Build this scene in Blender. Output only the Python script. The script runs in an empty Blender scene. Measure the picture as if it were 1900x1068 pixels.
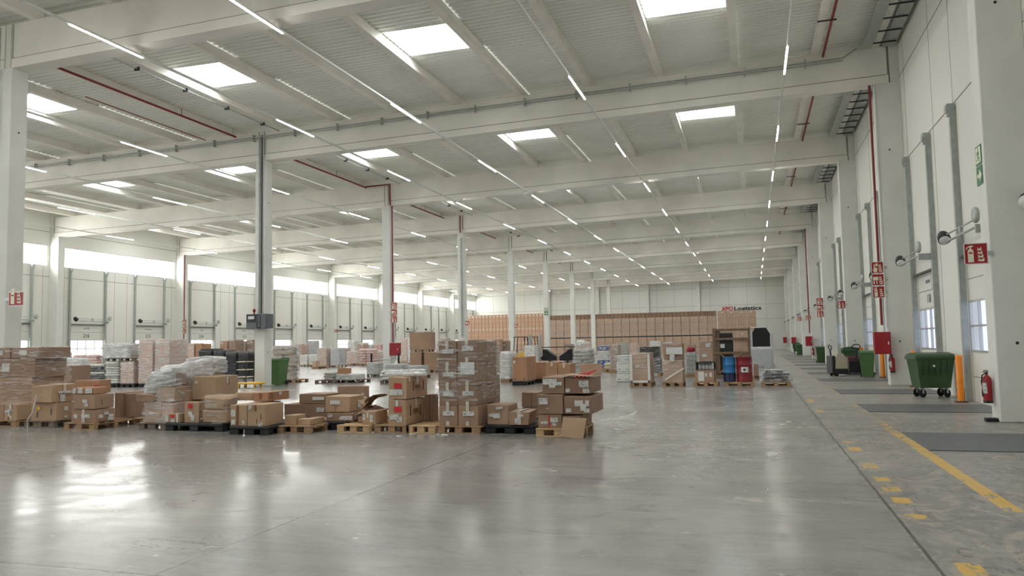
import bpy, bmesh, math, random
from mathutils import Vector, Matrix
import numpy as np
random.seed(7)
C = bpy.context.scene.collection
sc = bpy.context.scene
# ------------------------------------------------------------------ camera, world, exposure, daylight
F_PX, YAW, PIT, ROL, EYE = 1435.74, 0.30106, 0.07178, 0.01884, 1.612
def cam_axes():
    c, s = math.cos(YAW), math.sin(YAW); cp, sp = math.cos(PIT), math.sin(PIT)
    R = Vector((c, s, 0)); Fw = Vector((-s*cp, c*cp, sp)); U = Vector((s*sp, -c*sp, cp))
    cr, sr = math.cos(ROL), math.sin(ROL)
    return R*cr - U*sr, R*sr + U*cr, Fw
AX, AY, AF = cam_axes()
cd = bpy.data.cameras.new('camera'); cam = bpy.data.objects.new('camera', cd); C.objects.link(cam)
cd.sensor_width = 36; cd.lens = F_PX/1900*36; cd.clip_end = 400; cd.clip_start = .05
m = Matrix((AX, AY, -AF)).transposed().to_4x4(); m.translation = (0, 0, EYE); cam.matrix_world = m
sc.camera = cam
sc.view_settings.view_transform = 'Standard'; sc.view_settings.look = 'None'
sc.view_settings.gamma = 1; sc.view_settings.exposure = 0.80
sc.cycles.diffuse_bounces = 7; sc.cycles.max_bounces = 12; sc.cycles.transparent_max_bounces = 24; sc.cycles.sample_clamp_indirect = 6
try: sc.view_settings.use_curve_mapping = False
except Exception: pass

def ray(u, v): return AX*((u-950)/F_PX) - AY*((v-534)/F_PX) + AF
def onZ(u, v, z=0.): r = ray(u, v); return Vector((0, 0, EYE)) + r*((z-EYE)/r.z)
def onY(u, v, y): r = ray(u, v); return Vector((0, 0, EYE)) + r*(y/r.y)
def onX(u, v, x): r = ray(u, v); return Vector((0, 0, EYE)) + r*(x/r.x)

XR, XI, XL = 4.27, -19.88, -44.46          # column faces of the three rows
WR, WL, WF, WB = 5.05, -45.2, 124.4, -20.  # walls
def YK(k): return 16.38 + 12*(k-1)         # frame lines
HR, HI, HL = 10.21, 9.74, 9.39
def HB(x):                                 # underside of the sloping beams
    if x > XI: return HI + (HR-HI)*(x-XI)/(XR-XI)
    return HL + (HI-HL)*(x-XL)/(XI-XL)
def HT(x): return HB(x)+1.305              # beam top
def HD(x): return HB(x)+1.66               # deck

w = bpy.data.worlds.new('world'); sc.world = w; w.use_nodes = True
nt = w.node_tree; bg = nt.nodes['Background']
tc = nt.nodes.new('ShaderNodeTexCoord'); sx = nt.nodes.new('ShaderNodeSeparateXYZ'); cr_ = nt.nodes.new('ShaderNodeValToRGB')
ma = nt.nodes.new('ShaderNodeMath'); ma.operation = 'MULTIPLY_ADD'; ma.inputs[1].default_value = .5; ma.inputs[2].default_value = .5
nt.links.new(tc.outputs['Generated'], sx.inputs[0]); nt.links.new(sx.outputs[0], ma.inputs[0]); nt.links.new(ma.outputs[0], cr_.inputs[0])
cr_.color_ramp.elements[0].color = (1.7, 1.7, 1.62, 1); cr_.color_ramp.elements[0].position = .3
cr_.color_ramp.elements[1].color = (.60, .66, .86, 1); cr_.color_ramp.elements[1].position = .62
nt.links.new(cr_.outputs[0], bg.inputs[0]); bg.inputs[1].default_value = 1.0
w.cycles.sampling_method = 'NONE'

def day(name, loc, rot, sx_, sy_, L, col=(1, 1, 1)):
    l = bpy.data.lights.new(name, 'AREA'); l.shape = 'RECTANGLE'; l.size = sx_; l.size_y = sy_
    l.energy = L*math.pi*sx_*sy_; l.color = col
    o = bpy.data.objects.new(name, l); C.objects.link(o); o.location = loc; o.rotation_euler = rot
    return o
PX = [2.56-2.70*i for i in range(18)]      # right bottom edge of each purlin line
SKYB = [1, 4, 7, 10, 13, 16]                   # bays with a skylight: between purlin j+1 and purlin j
L_SKY, L_WIN = 10.8, 6.5
for k in range(-1, 10):
    for j in SKYB:
        x0, x1 = PX[j+1], PX[j]-.25
        y0, y1 = YK(k)+5.4, YK(k)+7.55
        day('skylight_daylight', ((x0+x1)/2, (y0+y1)/2, HD((x0+x1)/2)+.58), (0, 0, 0), x1-x0-.04, y1-y0-.04, L_SKY, (.97, .99, 1))
for k in range(-2, 10):
    day('window_daylight', (WL-.42, YK(k)+6.5, 8.11), (0, -math.pi/2, 0), 1.44, 10.7, L_WIN, (1, .99, .975))

# ------------------------------------------------------------------ materials
MATS = {}
def hexc(r, g, b):
    f = lambda c: ((c/255+.055)/1.055)**2.4 if c > 10 else c/255/12.92
    return (f(r), f(g), f(b), 1)
def N(nt, t, **k):
    n = nt.nodes.new(t)
    for a, b in k.items(): setattr(n, a, b)
    return n
def mat(name, rgb, rough=.6, metal=0., var=0., vscale=3., bump=0., bscale=20., stretch=(1, 1, 1), spec=.5, dirt=None, coat=0):
    if name in MATS: return MATS[name]
    m = bpy.data.materials.new(name); m.use_nodes = True; nt = m.node_tree; b = nt.nodes['Principled BSDF']
    col = hexc(*rgb); b.inputs['Base Color'].default_value = col
    b.inputs['Roughness'].default_value = rough; b.inputs['Metallic'].default_value = metal
    b.inputs['Specular IOR Level'].default_value = spec; b.inputs['Coat Weight'].default_value = coat
    if var or bump:
        tc = N(nt, 'ShaderNodeTexCoord'); mp = N(nt, 'ShaderNodeMapping'); mp.inputs['Scale'].default_value = stretch
        nt.links.new(tc.outputs['Object'], mp.inputs[0])
    if var:
        n = N(nt, 'ShaderNodeTexNoise'); n.inputs['Scale'].default_value = vscale; n.inputs['Detail'].default_value = 5
        nt.links.new(mp.outputs[0], n.inputs['Vector'])
        r = N(nt, 'ShaderNodeValToRGB')
        lo = tuple(c*(1-var) for c in col[:3])+(1,); hi = tuple(min(1, c*(1+var)) for c in col[:3])+(1,)
        if dirt: lo = hexc(*dirt)
        r.color_ramp.elements[0].color = lo; r.color_ramp.elements[0].position = .3
        r.color_ramp.elements[1].color = hi; r.color_ramp.elements[1].position = .7
        nt.links.new(n.outputs[0], r.inputs[0]); nt.links.new(r.outputs[0], b.inputs['Base Color'])
    if bump:
        n2 = N(nt, 'ShaderNodeTexNoise'); n2.inputs['Scale'].default_value = bscale; n2.inputs['Detail'].default_value = 4
        nt.links.new(mp.outputs[0], n2.inputs['Vector'])
        bp = N(nt, 'ShaderNodeBump'); bp.inputs['Strength'].default_value = bump; bp.inputs['Distance'].default_value = .03
        nt.links.new(n2.outputs[0], bp.inputs['Height']); nt.links.new(bp.outputs[0], b.inputs['Normal'])
    MATS[name] = m; return m
concrete_w = mat('painted concrete', (219, 220, 214), .75, var=.05, vscale=1.2, bump=.05)
beam_m = mat('precast beam', (233, 231, 223), .8, var=.06, vscale=.8, bump=.05)
purlin_m = mat('precast purlin', (230, 227, 219), .8, var=.06, vscale=1.)
deck_m = mat('steel deck', (236, 237, 230), .5, metal=.0, var=.04, vscale=.5)
wall_m = mat('wall panel', (222, 222, 214), .7, var=.025, vscale=.3)
joint_m = mat('joint dark', (105, 103, 96), .8)
galv = mat('galvanised steel', (170, 177, 173), .42, metal=.25, var=.12, vscale=6)
alu = mat('aluminium', (190, 192, 190), .35, metal=.6)
dark_m = mat('dark steel', (48, 50, 52), .5, metal=.2)
black_m = mat('black plastic', (24, 25, 28), .45, var=.2, vscale=8)
red_m = mat('red paint', (150, 22, 30), .35, var=.08)
redpipe = mat('red pipe', (128, 34, 34), .5)
green_m = mat('green bin plastic', (50, 82, 46), .42, var=.1, vscale=4)
green_l = mat('green bin light', (74, 110, 62), .45, var=.1, vscale=4)
orange_m = mat('orange bollard', (240, 140, 28), .4, var=.05)
yellow_m = mat('yellow trolley', (228, 180, 60), .4)
white_m = mat('white plastic', (222, 224, 220), .45)
cream_m = mat('cream plastic', (205, 198, 176), .45)
wood_m = mat('pallet wood', (164, 134, 102), .8, var=.22, vscale=7, stretch=(1, 6, 6), bump=.15, bscale=40)
wood_l = mat('pale new wood', (196, 166, 128), .75, var=.15, vscale=7, stretch=(1, 6, 6))
wood_g = mat('grey old wood', (120, 108, 94), .85, var=.22, vscale=7, stretch=(1, 6, 6))
tape_m = mat('packing tape', (205, 200, 188), .2, var=.15, vscale=14)
btape_m = mat('brown tape', (132, 92, 58), .25)
redtape = mat('red tape', (196, 40, 56), .3)
rub = mat('rubber', (20, 20, 21), .7)
grey_m = mat('grey cabinet', (92, 96, 102), .45)
beige_m = mat('beige machine', (190, 180, 160), .45)
cart = [mat('cardboard a', (162, 133, 110), .75, var=.09, vscale=2.2, bump=.04, bscale=60),
        mat('cardboard b', (146, 120, 100), .75, var=.09, vscale=2.2, bump=.04, bscale=60),
        mat('cardboard c', (178, 150, 122), .75, var=.07, vscale=2.2, bump=.04, bscale=60),
        mat('cardboard d', (168, 127, 96), .72, var=.08, vscale=2.2, bump=.04, bscale=60),
        mat('cardboard pale', (184, 158, 136), .7, var=.1, vscale=2.5, bump=.05, bscale=30),
        mat('cardboard pink', (200, 172, 156), .65, var=.14, vscale=3, bump=.08, bscale=20),
        mat('cardboard orange', (206, 172, 146), .7, var=.08, vscale=2)]
edge_m = mat('cardboard inside', (120, 84, 56), .85)
def paper():
    m = bpy.data.materials.new('printed label'); m.use_nodes = True; nt = m.node_tree; b = nt.nodes['Principled BSDF']
    tc = N(nt, 'ShaderNodeTexCoord'); mp = N(nt, 'ShaderNodeMapping'); mp.inputs['Scale'].default_value = (24, 24, 120)
    n = N(nt, 'ShaderNodeTexNoise'); n.inputs['Scale'].default_value = 1.; n.inputs['Detail'].default_value = 1
    mp2 = N(nt, 'ShaderNodeMapping'); mp2.inputs['Scale'].default_value = (8, 8, 14)
    n2 = N(nt, 'ShaderNodeTexNoise'); n2.inputs['Scale'].default_value = 1.
    mt = N(nt, 'ShaderNodeMath', operation='ADD'); mh = N(nt, 'ShaderNodeMath', operation='MULTIPLY'); mh.inputs[1].default_value = .5; mw = N(nt, 'ShaderNodeMath', operation='MULTIPLY_ADD'); mw.inputs[1].default_value = .3; mw.inputs[2].default_value = .35; r = N(nt, 'ShaderNodeValToRGB')
    nt.links.new(tc.outputs['Object'], mp.inputs[0]); nt.links.new(tc.outputs['Object'], mp2.inputs[0])
    nt.links.new(mp.outputs[0], n.inputs['Vector']); nt.links.new(mp2.outputs[0], n2.inputs['Vector'])
    nt.links.new(n.outputs[0], mt.inputs[0]); nt.links.new(n2.outputs[0], mw.inputs[0]); nt.links.new(mw.outputs[0], mt.inputs[1]); nt.links.new(mt.outputs[0], mh.inputs[0]); nt.links.new(mh.outputs[0], r.inputs[0])
    r.color_ramp.elements[0].position = 0; r.color_ramp.elements[0].color = hexc(214, 214, 210)
    e = r.color_ramp.elements[1]; e.position = .575; e.color = hexc(112, 112, 118)
    e = r.color_ramp.elements.new(.53); e.color = hexc(214, 214, 210)
    nt.links.new(r.outputs[0], b.inputs['Base Color']); b.inputs['Roughness'].default_value = .5
    MATS['printed label'] = m; return m
label_m = paper()
plain_label = mat('plain label', (214, 216, 214), .5)
red_label = mat('red label', (205, 40, 50), .5)
def film(name, lo, hi, tint=(235, 236, 236), sc_=(2, 2, 14), a=.40, b_=.72):
    m = bpy.data.materials.new(name); m.use_nodes = True; nt = m.node_tree; b = nt.nodes['Principled BSDF']; out = nt.nodes['Material Output']
    b.inputs['Base Color'].default_value = hexc(*tint); b.inputs['Roughness'].default_value = .18
    tr = N(nt, 'ShaderNodeBsdfTransparent'); mx = N(nt, 'ShaderNodeMixShader')
    tc = N(nt, 'ShaderNodeTexCoord'); mp = N(nt, 'ShaderNodeMapping'); mp.inputs['Scale'].default_value = sc_; mp.inputs['Rotation'].default_value = (.12, .1, 0)
    n = N(nt, 'ShaderNodeTexNoise'); n.inputs['Scale'].default_value = 1.6; n.inputs['Detail'].default_value = 6; n.inputs['Distortion'].default_value = .6
    r = N(nt, 'ShaderNodeMapRange'); r.inputs[1].default_value = a; r.inputs[2].default_value = b_; r.inputs[3].default_value = lo; r.inputs[4].default_value = hi
    bp = N(nt, 'ShaderNodeBump'); bp.inputs['Strength'].default_value = .5; bp.inputs['Distance'].default_value = .03
    nt.links.new(tc.outputs['Object'], mp.inputs[0]); nt.links.new(mp.outputs[0], n.inputs['Vector']); nt.links.new(n.outputs[0], r.inputs[0])
    nt.links.new(n.outputs[0], bp.inputs['Height']); nt.links.new(bp.outputs[0], b.inputs['Normal'])
    nt.links.new(r.outputs[0], mx.inputs[0]); nt.links.new(tr.outputs[0], mx.inputs[1]); nt.links.new(b.outputs[0], mx.inputs[2]); nt.links.new(mx.outputs[0], out.inputs[0])
    MATS[name] = m; return m
film_thin = film('stretch film thin', .03, .62, a=.50, b_=.74)
film_mid = film('stretch film', .12, .75, a=.44, b_=.72)
film_thick = film('stretch film thick', .45, .95)
film_black = film('black stretch film', .9, 1.0, (26, 30, 33))
film_white = film('white film', .8, 1.0, (222, 223, 222), (3, 3, 6))
film_tarp = film('silver tarp', .97, 1.0, (190, 194, 196), (4, 4, 1.5))
def glassm():
    m = bpy.data.materials.new('window glass'); m.use_nodes = True; nt = m.node_tree; out = nt.nodes['Material Output']
    tr = N(nt, 'ShaderNodeBsdfTransparent'); gl = N(nt, 'ShaderNodeBsdfGlossy'); gl.inputs['Roughness'].default_value = .05
    mx = N(nt, 'ShaderNodeMixShader'); mx.inputs[0].default_value = .06
    nt.links.new(tr.outputs[0], mx.inputs[1]); nt.links.new(gl.outputs[0], mx.inputs[2]); nt.links.new(mx.outputs[0], out.inputs[0]); return m
glass = glassm()
def emis(name, col, s):
    m = bpy.data.materials.new(name); m.use_nodes = True; nt = m.node_tree; e = N(nt, 'ShaderNodeEmission')
    e.inputs[0].default_value = col; e.inputs[1].default_value = s; nt.links.new(e.outputs[0], nt.nodes['Material Output'].inputs[0]); return m
led = emis('led tube', (1, .95, .92, 1), 34.)

def floor_material():
    m = bpy.data.materials.new('polished concrete floor'); m.use_nodes = True; nt = m.node_tree; L = nt.links.new; b = nt.nodes['Principled BSDF']
    tc = N(nt, 'ShaderNodeTexCoord'); sp = N(nt, 'ShaderNodeSeparateXYZ'); L(tc.outputs['Object'], sp.inputs[0])
    X, Y = sp.outputs[0], sp.outputs[1]
    def noise(scale, vec=(1, 1, 1), det=6, dist=0.):
        mp = N(nt, 'ShaderNodeMapping'); mp.inputs['Scale'].default_value = vec; L(tc.outputs['Object'], mp.inputs[0])
        n = N(nt, 'ShaderNodeTexNoise'); n.inputs['Scale'].default_value = scale; n.inputs['Detail'].default_value = det; n.inputs['Distortion'].default_value = dist
        L(mp.outputs[0], n.inputs['Vector']); return n.outputs[0]
    def mth(op, a, b_=None, c=None):
        n = N(nt, 'ShaderNodeMath', operation=op)
        for i, v in enumerate((a, b_, c)):
            if v is None: continue
            if isinstance(v, (int, float)): n.inputs[i].default_value = v
            else: L(v, n.inputs[i])
        return n.outputs[0]
    def rng(v, a, b_, c=0., d=1.):
        n = N(nt, 'ShaderNodeMapRange'); L(v, n.inputs[0])
        for i, q in enumerate((a, b_, c, d)): n.inputs[i+1].default_value = q
        return n.outputs[0]
    def mix(f, a, b_):
        n = N(nt, 'ShaderNodeMix', data_type='RGBA')
        if isinstance(f, (int, float)): n.inputs[0].default_value = f
        else: L(f, n.inputs[0])
        for i, v in ((6, a), (7, b_)):
            if isinstance(v, tuple): n.inputs[i].default_value = v
            else: L(v, n.inputs[i])
        return n.outputs[2]
    big = noise(.25, det=4); mid = noise(1.4, dist=.8); fine = noise(16, det=3)
    c = mix(rng(big, .38, .62), hexc(116, 115, 111), hexc(152, 151, 147))
    c = mix(rng(mid, .4, .7, 0, .65), c, hexc(112, 109, 103))
    c = mix(rng(noise(.55, (1, 1.8, 1), 7, .8), .45, .75, 0, .4), c, hexc(162, 159, 152))
    c = mix(rng(fine, .4, .8, 0, .16), c, hexc(168, 164, 154))
    streak = noise(1.2, (.35, 3.2, 1), 8, 1.6)
    c = mix(rng(streak, .45, .90, 0, .22), c, hexc(168, 166, 159))
    c = mix(rng(noise(3.4, (.5, 2.4, 1), 8, 1.2), .5, .72, 0, .2), c, hexc(108, 105, 99))
    # scuffs and dark stains
    st = noise(.9, (1, 1.4, 1), 9, 2.4)
    c = mix(rng(st, .60, .74, 0, .5), c, hexc(86, 82, 76))
    def patch(x, y, rx, ry, colr, amt, sc_=7):
        a = mth('DIVIDE', mth('SUBTRACT', X, x), rx); b2 = mth('DIVIDE', mth('SUBTRACT', Y, y), ry)
        d = mth('SQRT', mth('ADD', mth('MULTIPLY', a, a), mth('MULTIPLY', b2, b2)))
        return mix(mth('MULTIPLY', rng(d, 1.0, .2), rng(noise(sc_, (.5, 1.6, 1), 9, 2.), .46, .62, 0, amt)), c, hexc(*colr))
    for q in ((-.1, 8.25, .5, .28, (196, 190, 180), .8), (-1.75, 8.7, .28, .22, (188, 182, 168), .6), (-4.6, 5.4, .9, .3, (80, 76, 70), .75, 5), (-1.6, 6.5, .8, .2, (88, 84, 78), .6, 5), (1.5, 12.6, .35, .7, (84, 80, 76), .6), (2.0, 8.0, .8, 1.4, (92, 86, 80), .45, 4), (2.2, 6.3, .9, .8, (84, 80, 74), .5, 4)):
        c = patch(*q)
    # the busy strip beside the docks is worn and browner
    lane = mth('MULTIPLY', rng(X, 1.1, 1.2), rng(X, 5.2, 5.0))
    sc1 = noise(2.6, (1, .6, 1), 9, 3.)
    c = mix(mth('MULTIPLY', lane, rng(sc1, .48, .66, 0, .75)), c, hexc(176, 166, 150))
    c = mix(mth('MULTIPLY', lane, rng(noise(5.5, (1, .5, 1), 9, 3.), .57, .66, 0, .65)), c, hexc(84, 78, 72))
    # saw cut joints
    def line(v, pos, wd):
        return mth('LESS_THAN', mth('ABSOLUTE', mth('SUBTRACT', v, pos)), wd)
    def rep(v, pos, per, wd):
        a = mth('ABSOLUTE', mth('SUBTRACT', mth('FLOORED_MODULO', mth('ADD', mth('SUBTRACT', v, pos), per/2), per), per/2)); return mth('LESS_THAN', a, wd)
    wob = mth('MULTIPLY_ADD', noise(3.0), .02, -.01)
    Xw = mth('ADD', X, wob)
    j = mth('MAXIMUM', rep(Xw, 1.16, 5.35, .010), rep(mth('ADD', Y, wob), 4.67, 12.0, .010))
    j = mth('MAXIMUM', j, line(Xw, 1.16, .014))
    c = mix(mth('MULTIPLY', j, .85), c, hexc(50, 47, 44))
    edge = mth('MULTIPLY', rng(mth('ABSOLUTE', mth('SUBTRACT', X, 1.16)), .12, .0), rng(noise(6, (1, .4, 1)), .45, .7, 0, .6))
    c = mix(edge, c, hexc(92, 87, 80))
    # worn yellow paint
    wear = noise(3.2, (1.6, .8, 1), 9, 2.); wear2 = noise(14, (1, 2, 1), 6, 2.)
    band = line(X, 2.21, .08)
    keep = mth('GREATER_THAN', mth('ADD', wear, mth('MULTIPLY_ADD', wear2, .35, -.175)), rng(Y, 11.5, 16.5, .38, .60))
    ye = mth('MULTIPLY', mth('MULTIPLY', band, keep), mth('GREATER_THAN', Y, 8.2))
    for (yy, hl) in ((6.15, .16), (7.82, .09), (8.55, .14), (9.15, .13), (9.75, .13), (10.75, .22), (12.3, .2), (13.1, .1), (18.5, .3), (21.5, .5)):
        q = mth('MULTIPLY', line(Y, yy, hl), line(X, 1.37 if yy < 7 else 1.33, .085))
        ye = mth('MAXIMUM', ye, mth('MULTIPLY', q, mth('GREATER_THAN', mth('ADD', wear, mth('MULTIPLY_ADD', wear2, .4, -.2)), .42)))
    c = mix(mth('MULTIPLY', ye, .9), c, hexc(214, 172, 62))
    # faded white circle on the hall floor
    dx = mth('SUBTRACT', X, -6.0); dy = mth('SUBTRACT', Y, 17.6)
    rr = mth('SQRT', mth('ADD', mth('MULTIPLY', dx, dx), mth('MULTIPLY', dy, dy)))
    ci = mth('MULTIPLY', line(rr, 3.35, .05), rng(noise(2.5, det=8), .35, .6, .1, .55))
    c = mix(ci, c, hexc(205, 202, 192))
    L(c, b.inputs['Base Color'])
    ro = mth('ADD', rng(mid, .35, .7, .16, .26), rng(streak, .35, .9, 0, .07))
    ro = mth('ADD', ro, mth('MULTIPLY', lane, .12)); L(ro, b.inputs['Roughness'])
    b.inputs['Specular IOR Level'].default_value = .62
    bp = N(nt, 'ShaderNodeBump'); bp.inputs['Strength'].default_value = .07; bp.inputs['Distance'].default_value = .02
    L(noise(1.6, (.5, 2.4, 1), 2), bp.inputs['Height']); L(bp.outputs[0], b.inputs['Normal'])
    return m

# ------------------------------------------------------------------ mesh helpers
class MB:
    def __init__(s): s.v = []; s.f = []; s.sm = []
    def add(s, vs, fs, smooth=False):
        o = len(s.v); s.v += [tuple(p) for p in vs]; s.f += [tuple(i+o for i in f) for f in fs]; s.sm += [smooth]*len(fs); return s
    def box(s, x0, x1, y0, y1, z0, z1):
        return s.add([(x0, y0, z0), (x1, y0, z0), (x1, y1, z0), (x0, y1, z0), (x0, y0, z1), (x1, y0, z1), (x1, y1, z1), (x0, y1, z1)],
                     [(0, 3, 2, 1), (4, 5, 6, 7), (0, 1, 5, 4), (1, 2, 6, 5), (2, 3, 7, 6), (3, 0, 4, 7)])
    def cbox(s, x0, x1, y0, y1, z0, z1, c=.01, wob=0.):
        cs = {}
        q = [(a, b_, d) for a in (0, 1) for b_ in (0, 1) for d in (0, 1)]
        V_ = []; X = (x0, x1); Yy = (y0, y1); Z = (z0, z1)
        for n, (a, b_, d) in enumerate(q):
            r = [random.uniform(-wob, wob) for _ in range(3)]
            if d == 0: r[2] = 0
            p = [X[a]+r[0], Yy[b_]+r[1], Z[d]+r[2]]; s_ = [c*(1-2*a), c*(1-2*b_), c*(1-2*d)]
            for ax in range(3):
                t = list(p)
                for o_ in range(3):
                    if o_ != ax: t[o_] += s_[o_]
                V_.append(t)                # lies on the face normal to axis ax
        I = lambda a, b_, d, ax: (a*4+b_*2+d)*3+ax
        Fc = []
        for a in (0, 1):
            f = [I(a, 0, 0, 0), I(a, 1, 0, 0), I(a, 1, 1, 0), I(a, 0, 1, 0)]; Fc.append(f if a else f[::-1])
            f = [I(0, a, 0, 1), I(1, a, 0, 1), I(1, a, 1, 1), I(0, a, 1, 1)]; Fc.append(f[::-1] if a else f)
            f = [I(0, 0, a, 2), I(1, 0, a, 2), I(1, 1, a, 2), I(0, 1, a, 2)]; Fc.append(f if a else f[::-1])
        for a in (0, 1):
            for b_ in (0, 1):
                Fc.append([I(a, b_, 0, 0), I(a, b_, 1, 0), I(a, b_, 1, 1), I(a, b_, 0, 1)])
                Fc.append([I(a, 0, b_, 0), I(a, 1, b_, 0), I(a, 1, b_, 2), I(a, 0, b_, 2)])
                Fc.append([I(0, a, b_, 1), I(1, a, b_, 1), I(1, a, b_, 2), I(0, a, b_, 2)])
                for d in (0, 1): Fc.append([I(a, b_, d, 0), I(a, b_, d, 1), I(a, b_, d, 2)])
        return s.add(V_, Fc)
    def tube(s, pts, r, n=8, cap=True, smooth=True):
        P = [Vector(p) for p in pts]; vs = []; fs = []; R = r if isinstance(r, (list, tuple)) else [r]*len(P)
        for i, p in enumerate(P):
            d = (P[min(i+1, len(P)-1)]-P[max(i-1, 0)]).normalized()
            u = d.cross(Vector((0, 0, 1)));
            if u.length < 1e-3: u = d.cross(Vector((1, 0, 0)))
            u.normalize(); w_ = d.cross(u)
            for k in range(n):
                a = 2*math.pi*k/n; vs.append(p+u*math.cos(a)*R[i]+w_*math.sin(a)*R[i])
        for i in range(len(P)-1):
            for k in range(n): fs.append((i*n+k, i*n+(k+1) % n, (i+1)*n+(k+1) % n, (i+1)*n+k))
        s.add(vs, fs, smooth)
        if cap: s.add(vs[:n], [tuple(range(n))]); s.add(vs[-n:], [tuple(range(n))])
        return s
    def lathe(s, prof, cx, cy, n=20, z=0.):
        vs = []; fs = []
        for (r, h) in prof:
            for k in range(n): a = 2*math.pi*k/n; vs.append((cx+r*math.cos(a), cy+r*math.sin(a), z+h))
        for i in range(len(prof)-1):
            for k in range(n): fs.append((i*n+k, i*n+(k+1) % n, (i+1)*n+(k+1) % n, (i+1)*n+k))
        s.add(vs, fs, True); s.add(vs[:n], [tuple(range(n))[::-1]]); s.add(vs[-n:], [tuple(range(n))]); return s
    def prism(s, pts, fn, d0, d1):          # 2D outline extruded: fn(a, b, d) -> point
        n = len(pts); vs = [fn(a, b_, d0) for a, b_ in pts]+[fn(a, b_, d1) for a, b_ in pts]
        fs = [tuple(range(n))[::-1], tuple(range(n, 2*n))]+[(i, (i+1) % n, n+(i+1) % n, n+i) for i in range(n)]
        return s.add(vs, fs)
    def xf(s, M): s.v = [tuple(M @ Vector(p)) for p in s.v]; return s
    def mesh(s, name, m):
        me = bpy.data.meshes.new(name); me.from_pydata(s.v, [], s.f)
        me.polygons.foreach_set('use_smooth', s.sm); me.materials.append(m)
        bm = bmesh.new(); bm.from_mesh(me); bmesh.ops.recalc_face_normals(bm, faces=bm.faces); bm.to_mesh(me); bm.free(); me.update(); return me
    def build(s, name, m, parent=None, local=False):
        if parent is not None and not local:
            o_ = parent.location if parent.parent is None else parent.parent.location+parent.location
            s.v = [(p[0]-o_[0], p[1]-o_[1], p[2]-o_[2]) for p in s.v]
        o = bpy.data.objects.new(name, s.mesh(name, m)); C.objects.link(o)
        if parent is not None: o.parent = parent
        return o
def tag(o, label=None, cat=None, group=None, kind=None):
    if label: o['label'] = label
    if cat: o['category'] = cat
    if group: o['group'] = group
    if kind: o['kind'] = kind
    return o
def thing(name, loc, label=None, cat=None, group=None, kind=None, rz=0):
    o = bpy.data.objects.new(name, None); C.objects.link(o); o.location = loc; o.rotation_euler.z = rz; o.empty_display_size = .2
    return tag(o, label, cat, group, kind)
def copy_tree(o, parent=None):
    c = o.copy(); C.objects.link(c); c.parent = parent
    for ch in list(o.children): copy_tree(ch, c)
    return c
def text_mb(s, size, fn, depth=.004, offset=0., width=None, height=None):
    cu = bpy.data.curves.new('t', 'FONT'); cu.body = s; cu.size = size; cu.extrude = depth/2; cu.offset = offset; cu.align_x = 'CENTER'; cu.align_y = 'CENTER'; cu.resolution_u = 3
    o = bpy.data.objects.new('t', cu); C.objects.link(o); bpy.context.view_layer.update()
    me = bpy.data.meshes.new_from_object(o.evaluated_get(bpy.context.evaluated_depsgraph_get()))
    cx = [v.co.x for v in me.vertices]; cy = [v.co.y for v in me.vertices]
    kx = width/(max(cx)-min(cx)) if width else 1; mx_ = (max(cx)+min(cx))/2 if width else 0
    ky = height/(max(cy)-min(cy)) if height else 1
    mb = MB(); mb.add([fn((v.co.x-mx_)*kx, v.co.y*ky, v.co.z) for v in me.vertices], [tuple(p.vertices) for p in me.polygons])
    bpy.data.objects.remove(o); bpy.data.curves.remove(cu); bpy.data.meshes.remove(me); return mb
ORD = ['nearest', 'second', 'third', 'fourth', 'fifth', 'sixth', 'seventh', 'eighth', 'ninth', 'tenth', 'eleventh', 'twelfth', 'thirteenth']

# ------------------------------------------------------------------ the hall
fl = MB().box(WL-.3, WR+.3, WB-.3, WF+.3, -.2, 0).build('floor', floor_material()); fl['kind'] = 'structure'
def doors_right(): return [(YK(k)+a, YK(k)+a+3.0) for k in range(-2, 10) for a in (2.12, 8.1)]
def doors_left(): return [(YK(k)+a, YK(k)+a+3.0) for k in range(-2, 10) for a in (1.67, 7.57)]
def wall_side(name, xa, xb, doors, strips, top):
    mb = MB(); ys = [WB]+[q for d in doors for q in d]+[WF]
    for i in range(0, len(ys), 2): mb.box(xa, xb, ys[i], ys[i+1], 0, 3.5)
    if strips:
        mb.box(xa, xb, WB, WF, 3.5, 7.4); mb.box(xa, xb, WB, WF, 8.82, top)
        yy = [WB]+[q for k in range(-2, 10) for q in (YK(k)+1.15, YK(k)+11.85)]+[WF]
        for i in range(0, len(yy), 2): mb.box(xa, xb, yy[i], yy[i+1], 7.4, 8.82)
    else: mb.box(xa, xb, WB, WF, 3.5, top)
    return mb
wr = wall_side('wall_right', WR, WR+.25, doors_right(), False, 12.3).build('wall_right', wall_m); tag(wr, kind='structure')
wl = wall_side('wall_left', WL-.25, WL, doors_left(), True, 11.3).build('wall_left', wall_m); tag(wl, kind='structure')
mb = MB()
for z in (7.46, 10.38): mb.box(WR-.004, WR+.01, WB, WF, z-.014, z+.014)
for k in range(-2, 10):
    for a in (1.62, 5.35, 7.6, 11.3): mb.box(WR-.004, WR+.01, YK(k)+a-.009, YK(k)+a+.009, 0, 12.2)
mb.build('panel_joint', joint_m, wr)
mb = MB()
for z in (6.7, 9.73): mb.box(WL-.01, WL+.004, WB, WF, z-.014, z+.014)
for k in range(-2, 10):
    for a in (1.2, 5.6, 6.8, 11.5): mb.box(WL-.01, WL+.004, YK(k)+a-.009, YK(k)+a+.009, 0, 7.38)
mb.build('panel_joint', joint_m, wl)
wf = MB().box(WL-.25, WR+.25, WF, WF+.25, 0, 12.3).build('wall_far', wall_m); tag(wf, kind='structure')
mb = MB()
for z in (6.95, 4.7, 9.7): mb.box(WL, WR, WF-.004, WF+.01, z-.014, z+.014)
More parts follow.
